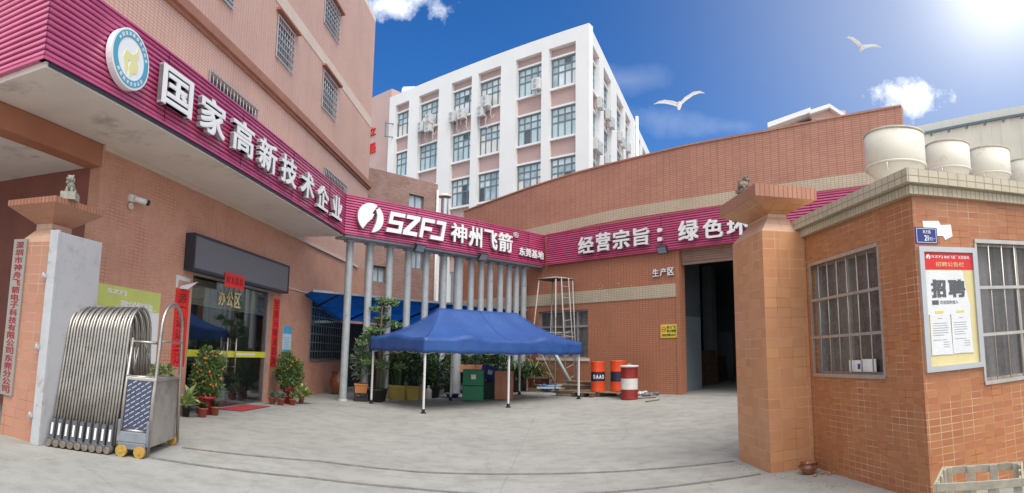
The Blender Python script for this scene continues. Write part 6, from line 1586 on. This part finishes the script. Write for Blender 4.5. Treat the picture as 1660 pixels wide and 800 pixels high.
for k in 'lfr':
    p = at_(k, z0+.07); MB().tube([p + tan_*.025, p - tan_*.025], .065, 12).build('castor', 'black', st)
for lbl, px, py, s, sd in (('crumpled blue plastic bag hanging low on the scaffold base', 892, 636, .22, 1), ('blue plastic bag lying by the planks right of the scaffold', 921, 630, .16, 2)):
    b = G(px, py); rgx = random.Random(sd); m = MB()
    for k in range(9): m.ball(b + Vector((rgx.uniform(-1, 1)*s, rgx.uniform(-.6, .6)*s, s*rgx.uniform(.35, .95))), s*rgx.uniform(.3, .55), 7, 5, 0, (1, .8, rgx.uniform(.6, 1)))
    for i, v_ in enumerate(m.v): m.v[i] = v_ + rvec(rgx)*.018
    tag(m.build('plastic_bag', 'bluebag', loc=b), lbl, 'bag')

# ================================================================== DRUMS, PALLETS, LITTER
def pallet(label, px, py, w, d, rz):
    b = G(px, py); o = thing('wooden_pallet', label, 'pallet', b, 'wooden pallets by the warehouse wall'); rt = Matrix.Rotation(rz, 3, 'Z')
    for k in range(7): MB().box(b + rt @ Vector((0, -d/2 + d*(k+.5)/7, .118)), (w, d/7*.82, .022), rz).build('deck_board', 'wood', o)
    for x in (-w/2+.05, 0, w/2-.05): MB().box(b + rt @ Vector((x, 0, .054)), (.09, d, .104), rz).build('bearer', 'wood_dark', o)
pallet('grey wooden pallet under the two orange drums', 984, 642, 1.75, .85, R(-47))
pallet('smaller dark pallet beside the plank stack, left of the drums', 952, 643, .7, .6, R(-40))
def drum(px, py, wpx, hpx, bands, label, z=0, text=None, top=None):
    b = G(px, py) + Vector((0, 0, z)); m_ = pxm(b); r, h = wpx/2/m_, hpx/m_; o = thing('oil_drum', label, 'drum', b, 'steel drums by the warehouse wall')
    prof = []; mis = []; mats = [bands[0][2]] + [q_[2] for q_ in bands]
    ms = sorted(set(q_[2] for q_ in bands), key=lambda s: s)
    zs = [(0, r*.985), (.012*h, r*1.015), (.03*h, r)]
    for c in (.33, .66): zs += [((c-.022)*h, r), (c*h, r*1.02), ((c+.022)*h, r)]
    for lo, hi, _ in bands: zs += [(lo*h+.0001, r*.9995)]
    zs += [(.965*h, r), (.985*h, r*1.015), (h, r*1.0), (h-.004, r*.95), (h*.965, r*.94)]
    zs0 = [q_ for q_ in zs if q_[0] < h*.964]; zs1 = zs[-5:]; zs0.sort(); pr0 = zs0 + zs1
    prof = [(r_, z_) for z_, r_ in pr0] + [(.001, h*.965)]
    for i in range(len(prof)-1):
        zc = (prof[i][1]+prof[i+1][1])/2/h; mm = bands[0][2]
        for lo, hi, mt in bands:
            if lo <= zc < hi: mm = mt
        if top and i >= len(prof)-5: mm = top
        mis.append(mm)
    names = list(dict.fromkeys(mis)); mb = MB().lathe(prof, b, 36, mis=[names.index(q_) for q_ in mis]); mb.build('body', names, o)
    MB().lathe([(0, h*.966), (.035, h*.966), (.035, h*.985), (0, h*.985)], b + Vector((r*.6, 0, 0)), 10).build('bung', 'alu', o)
    if text:
        dv = Vector((-b.x, -b.y, 0)).normalized(); a0 = math.atan2(dv.y, dv.x) + .12; t_, lo, hi, wd, mt = text
        def frm(s, z, n): a = a0 + s/r; return Vector((b.x + (r+.004+n)*math.cos(a), b.y + (r+.004+n)*math.sin(a), b.z + z))
        for i_, ch in enumerate(t_):
            w_ = wd/len(t_); put_text(MB(), ch, frm, -wd/2+i_*w_+w_*.10, -wd/2+(i_+1)*w_-w_*.10, lo*h, hi*h, 0, .003, .02).build('character', mt, o, fix=False)
    return o
drum(969.5, 643, 22.5, 47.5, [(0, .345, 'drum_orange'), (.345, .655, 'drum_navy'), (.655, 1.01, 'drum_orange')], 'orange drum with a navy band and white lettering on the pallet', .135, ('SAAS', .435, .565, .36, 'white'))
drum(1002.5, 642, 25, 48, [(0, .32, 'drum_orange'), (.32, .64, 'drum_navy'), (.64, 1.01, 'drum_orange')], 'orange drum with a plain navy band partly behind the dark red drum', .135)
drum(1020.5, 648, 27, 51, [(0, .31, 'drum_red'), (.31, .65, 'drum_white'), (.65, 1.01, 'drum_red')], 'dark red drum with a white band and pale lid standing on the concrete', 0, None, 'drum_white')
b = G(1020.5, 648); m_ = pxm(b); hl_ = 51/m_
o = thing('drum_lid', 'pale round lid lying on top of the dark red drum', 'lid', b + Vector((0, 0, hl_))); MB().lathe([(0, .003), (15.3/m_, .003), (15.6/m_, .02), (15.0/m_, .045), (0, .055)], b + Vector((0, 0, hl_)), 32).build('disc', 'drum_white', o); MB().tube([b + Vector((-.06, 0, hl_+.05)), b + Vector((-.05, 0, hl_+.075)), b + Vector((.05, 0, hl_+.075)), b + Vector((.06, 0, hl_+.05))], .008, 6).build('handle', 'alu', o)
def rag(label, px, py, s, mat, sd, name='rag_bundle'):
    b = G(px, py); rgx = random.Random(sd); m = MB()
    for k in range(8): m.ball(b + Vector((rgx.uniform(-1, 1)*s, rgx.uniform(-.5, .5)*s, s*rgx.uniform(.15, .4))), s*rgx.uniform(.3, .6), 8, 6, 0, (1.1, .9, .6))
    for i, v_ in enumerate(m.v): m.v[i] = v_ + rvec(rgx)*s*.09; m.v[i].z = max(m.v[i].z, b.z+.003)
    tag(m.build(name, mat, loc=b), label, 'rags')
rag('pale grey crumpled rags on the ground right of the dark red drum', 1040, 641.5, .20, 'paper', 6); rag('dark bundle of rags near the doorway, right of the drums', 1054, 642.5, .19, 'raggy', 7)
for i, (x, y, l_, rz, lb_) in enumerate(((1038, 647, .9, .1, 'thin dark stick on the concrete in front of the rags'), (1058, 651, .5, .5, 'short stick on the concrete, nearest to the doorway'))):
    b = G(x, y); dd = Vector((math.cos(rz), math.sin(rz), 0))*l_/2; tag(MB().tube([GV(*(b-dd)[:2]) + Vector((0, 0, .015)), GV(*(b+dd)[:2]) + Vector((0, 0, .012))], .014, 6).build('stick', 'wood_dark', loc=b), lb_, 'stick')
# reddish jar by the wall window, behind the first pole
b = G(548, 640); o = thing('water_jar', 'dark red-brown jar against the wall below the barred window', 'jar', b); MB().lathe([(0, .003), (.16, .003), (.25, .2), (.27, .42), (.20, .62), (.21, .66), (.19, .66), (.18, .6), (0, .55)], b, 20).build('body', 'glaze', o); MB().lathe([(.20, .66), (.235, .67), (.235, .70), (.19, .70)], b, 20).build('rim', 'glaze', o)
# glazed bowl at the gatehouse corner
b = G(1311, 769); o = thing('ceramic_bowl', 'brown glazed bowl with two ears on the ground at the gatehouse corner', 'bowl', b); m_ = pxm(b); r = 15/m_
MB().lathe([(0, .003), (r*.62, .003), (r*.68, .02), (r*.98, r*.62), (r*.98, r*.80), (r*.80, r*1.0), (r*.86, r*1.14), (r*.98, r*1.2), (r*.90, r*1.2), (r*.76, r*1.06), (r*.7, r*.5), (0, r*.3)], b, 28).build('body', 'glaze', o)
for e in (-1, 1): MB().ball(b + Vector((e*r*1.02, -.02*e, r*.95)), r*.16, 8, 6, 0, (1.2, .8, 1)).build('ear', 'glaze', o)
MB().lathe([(0, r*.86), (r*.79, r*.88)], b, 20).build('sand', 'paper', o)
rgq = random.Random(17)
for i in range(5):
    p = b + Vector((rgq.uniform(-.02, .25), rgq.uniform(-.24, -.1), 0)); p = GV(p.x, p.y)
    m = MB().ball(p + Vector((0, 0, .015)), .022, 6, 4, 0, (1.3, .9, .7)); tag(m.build('rubble_stone', 'brownbox', loc=p), 'small chip of broken tile on the ground in front of the glazed bowl', 'stone', 'broken tile chips by the bowl')
# loose grit along the foot of the walls and round the gate pillar
rgg = random.Random(31); mb = MB()
def grit(n, x0, y0, x1, y1, sp, smin, smax):
    for _ in range(n):
        f = rgg.random(); q_ = Vector((x0+(x1-x0)*f + rgg.gauss(0, sp), y0+(y1-y0)*f + rgg.gauss(0, sp), 0)); q_ = GV(q_.x, q_.y); r_ = rgg.uniform(smin, smax)
        mb.ball(q_ + Vector((0, 0, r_*.3)), r_, 5, 3, 0, (1, rgg.uniform(.6, 1), .55))
a_ = G(1195, 752); b_ = G(1300, 778); c_ = G(1420, 806); grit(110, a_.x-.05, a_.y-.1, b_.x, b_.y-.12, .09, .004, .014); grit(90, b_.x, b_.y, c_.x-.08, c_.y, .07, .004, .012)
a_ = G(500, 648); b_ = G(433, 656); grit(60, a_.x+.1, a_.y, b_.x+.1, b_.y, .08, .006, .016); a_ = G(1045, 644); b_ = G(1100, 642); grit(70, a_.x, a_.y, b_.x-.1, b_.y-.1, .22, .006, .022)
a_ = G(300, 700); b_ = G(1100, 690); grit(120, a_.x, a_.y, b_.x, b_.y, 1.4, .004, .012)
o = mb.build('grit', 'stone', fix=False); o['kind'] = 'stuff'; o['label'] = 'loose grit and small stones scattered on the concrete by the walls'; o['category'] = 'grit'
# open slatted crate at the gatehouse front
zc_ = .46
bl, fl_, br_ = G(1531, 757, zc_), G(1586, 781.5, zc_), G(1604, 752.5, zc_)
ux = (br_-bl); ux.z = 0; ux.normalize(); uy = Vector((ux.y, -ux.x, 0)); dep = max(.42, (fl_-bl).dot(uy)); wid = .62
o = thing('slatted_crate', 'open weathered wooden slat crate on the ground under the notice board', 'crate', Vector((bl.x, bl.y, 0)))
def CPt(a, b_, z): return Vector((bl.x, bl.y, 0)) + ux*a + uy*b_ + Vector((0, 0, z))
def cbar(a0, a1, b0, b1, z0, z1, name): MB().hexa([CPt(a0, b1, z0), CPt(a1, b1, z0), CPt(a1, b0, z0), CPt(a0, b0, z0), CPt(a0, b1, z1), CPt(a1, b1, z1), CPt(a1, b0, z1), CPt(a0, b0, z1)]).build(name, 'wood_crate', o, bevel=.003)
t = .018
for b0 in (0, dep-t): cbar(0, wid, b0, b0+t, zc_-.06, zc_, 'rim_board'); cbar(0, wid, b0, b0+t, .05, .12, 'rim_board')
for a0 in (-t-.001, wid+.001): cbar(a0, a0+t, 0, dep, zc_-.06, zc_, 'rim_board'); cbar(a0, a0+t, 0, dep, .05, .12, 'rim_board')
for b0 in (t+.001, dep-2*t-.001):
    for k in range(4): a0 = .0 + (wid-.065)*k/3; cbar(a0, a0+.065, b0, b0+t, .0, zc_-.004, 'slat')
for a0 in (.001, wid-t-.001):
    for k in range(3): b0 = .045 + (dep-.15)*k/2; cbar(a0, a0+t, b0, b0+.06, .0, zc_-.004, 'slat')
cbar(0.02, wid-.02, .06, dep-.06, .03, .045, 'floor_board')
b = CPt(wid*.45, dep*.6, .047); rgx = random.Random(3); m = MB()
for k in range(7): m.ball(b + Vector((rgx.uniform(-.12, .12), rgx.uniform(-.06, .06), rgx.uniform(.05, .14))), rgx.uniform(.05, .09), 8, 6)
for i, v_ in enumerate(m.v): m.v[i] = v_ + rvec(rgx)*.012
tag(m.build('plastic_sheet', 'paper', loc=b), 'crumpled pale plastic sheet inside the slatted wooden crate', 'sheet')

# ================================================================== GULLS
def gull(px, py, r, span, bank, label, seed):
    d = ray(px, py).normalized(); c = Vector((0, 0, EYE)) + d*r; fw = Vector((.25, 1, 0)).normalized(); sd = Vector((fw.y, -fw.x, 0)); o = thing('seagull', label, 'bird', c, 'gulls gliding in the sky')
    m = MB(); L_ = span*.34
    m.tube([c - fw*L_*.55, c - fw*L_*.3, c, c + fw*L_*.35, c + fw*L_*.5], [.01, L_*.10, L_*.15, L_*.10, .015], 10)
    m.ball(c + fw*L_*.46 + Vector((0, 0, .01)), L_*.10, 8, 6)
    secs = [(0, .0, .30, .16), (.12, .08, .32, .16), (.28, .14, .28, .12), (.40, .14, .18, .07), (.5, .10, .03, .015)]
    for e in (-1, 1):
        vs = []
        for f, up, ch, th in secs:
            rise = up*span*(1.25 if (e > 0) == (bank > 0) else .8) + e*bank*f*span*.35
            p = c + sd*(e*f*span) + Vector((0, 0, rise)) - fw*(f*f*span*.35)
            for a, b_ in ((.5, 0), (.1, 1), (-.5, .2), (.1, -.6)): vs.append(p + fw*(a*ch*span*.55) + Vector((0, 0, b_*th*span*.35)))
        fs = []
        for k in range(len(secs)-1):
            for i in range(4): fs.append((k*4+i, k*4+(i+1) % 4, (k+1)*4+(i+1) % 4, (k+1)*4+i))
        fs += [(0, 1, 2, 3), tuple(range((len(secs)-1)*4, len(secs)*4))]; m.add(vs, fs, 0, True)
    m.build('body', 'gull', o)
    MB().tube([c + fw*L_*.53, c + fw*L_*.66], [L_*.035, .003], 6).build('beak', 'mustard', o)
gull(1101, 171, 24, 1.95, .5, 'white gull gliding above the warehouse roof, lower of the two', 1)
gull(1398, 78, 30, 1.75, -.3, 'white gull high at the right of the sky, higher of the two', 2)
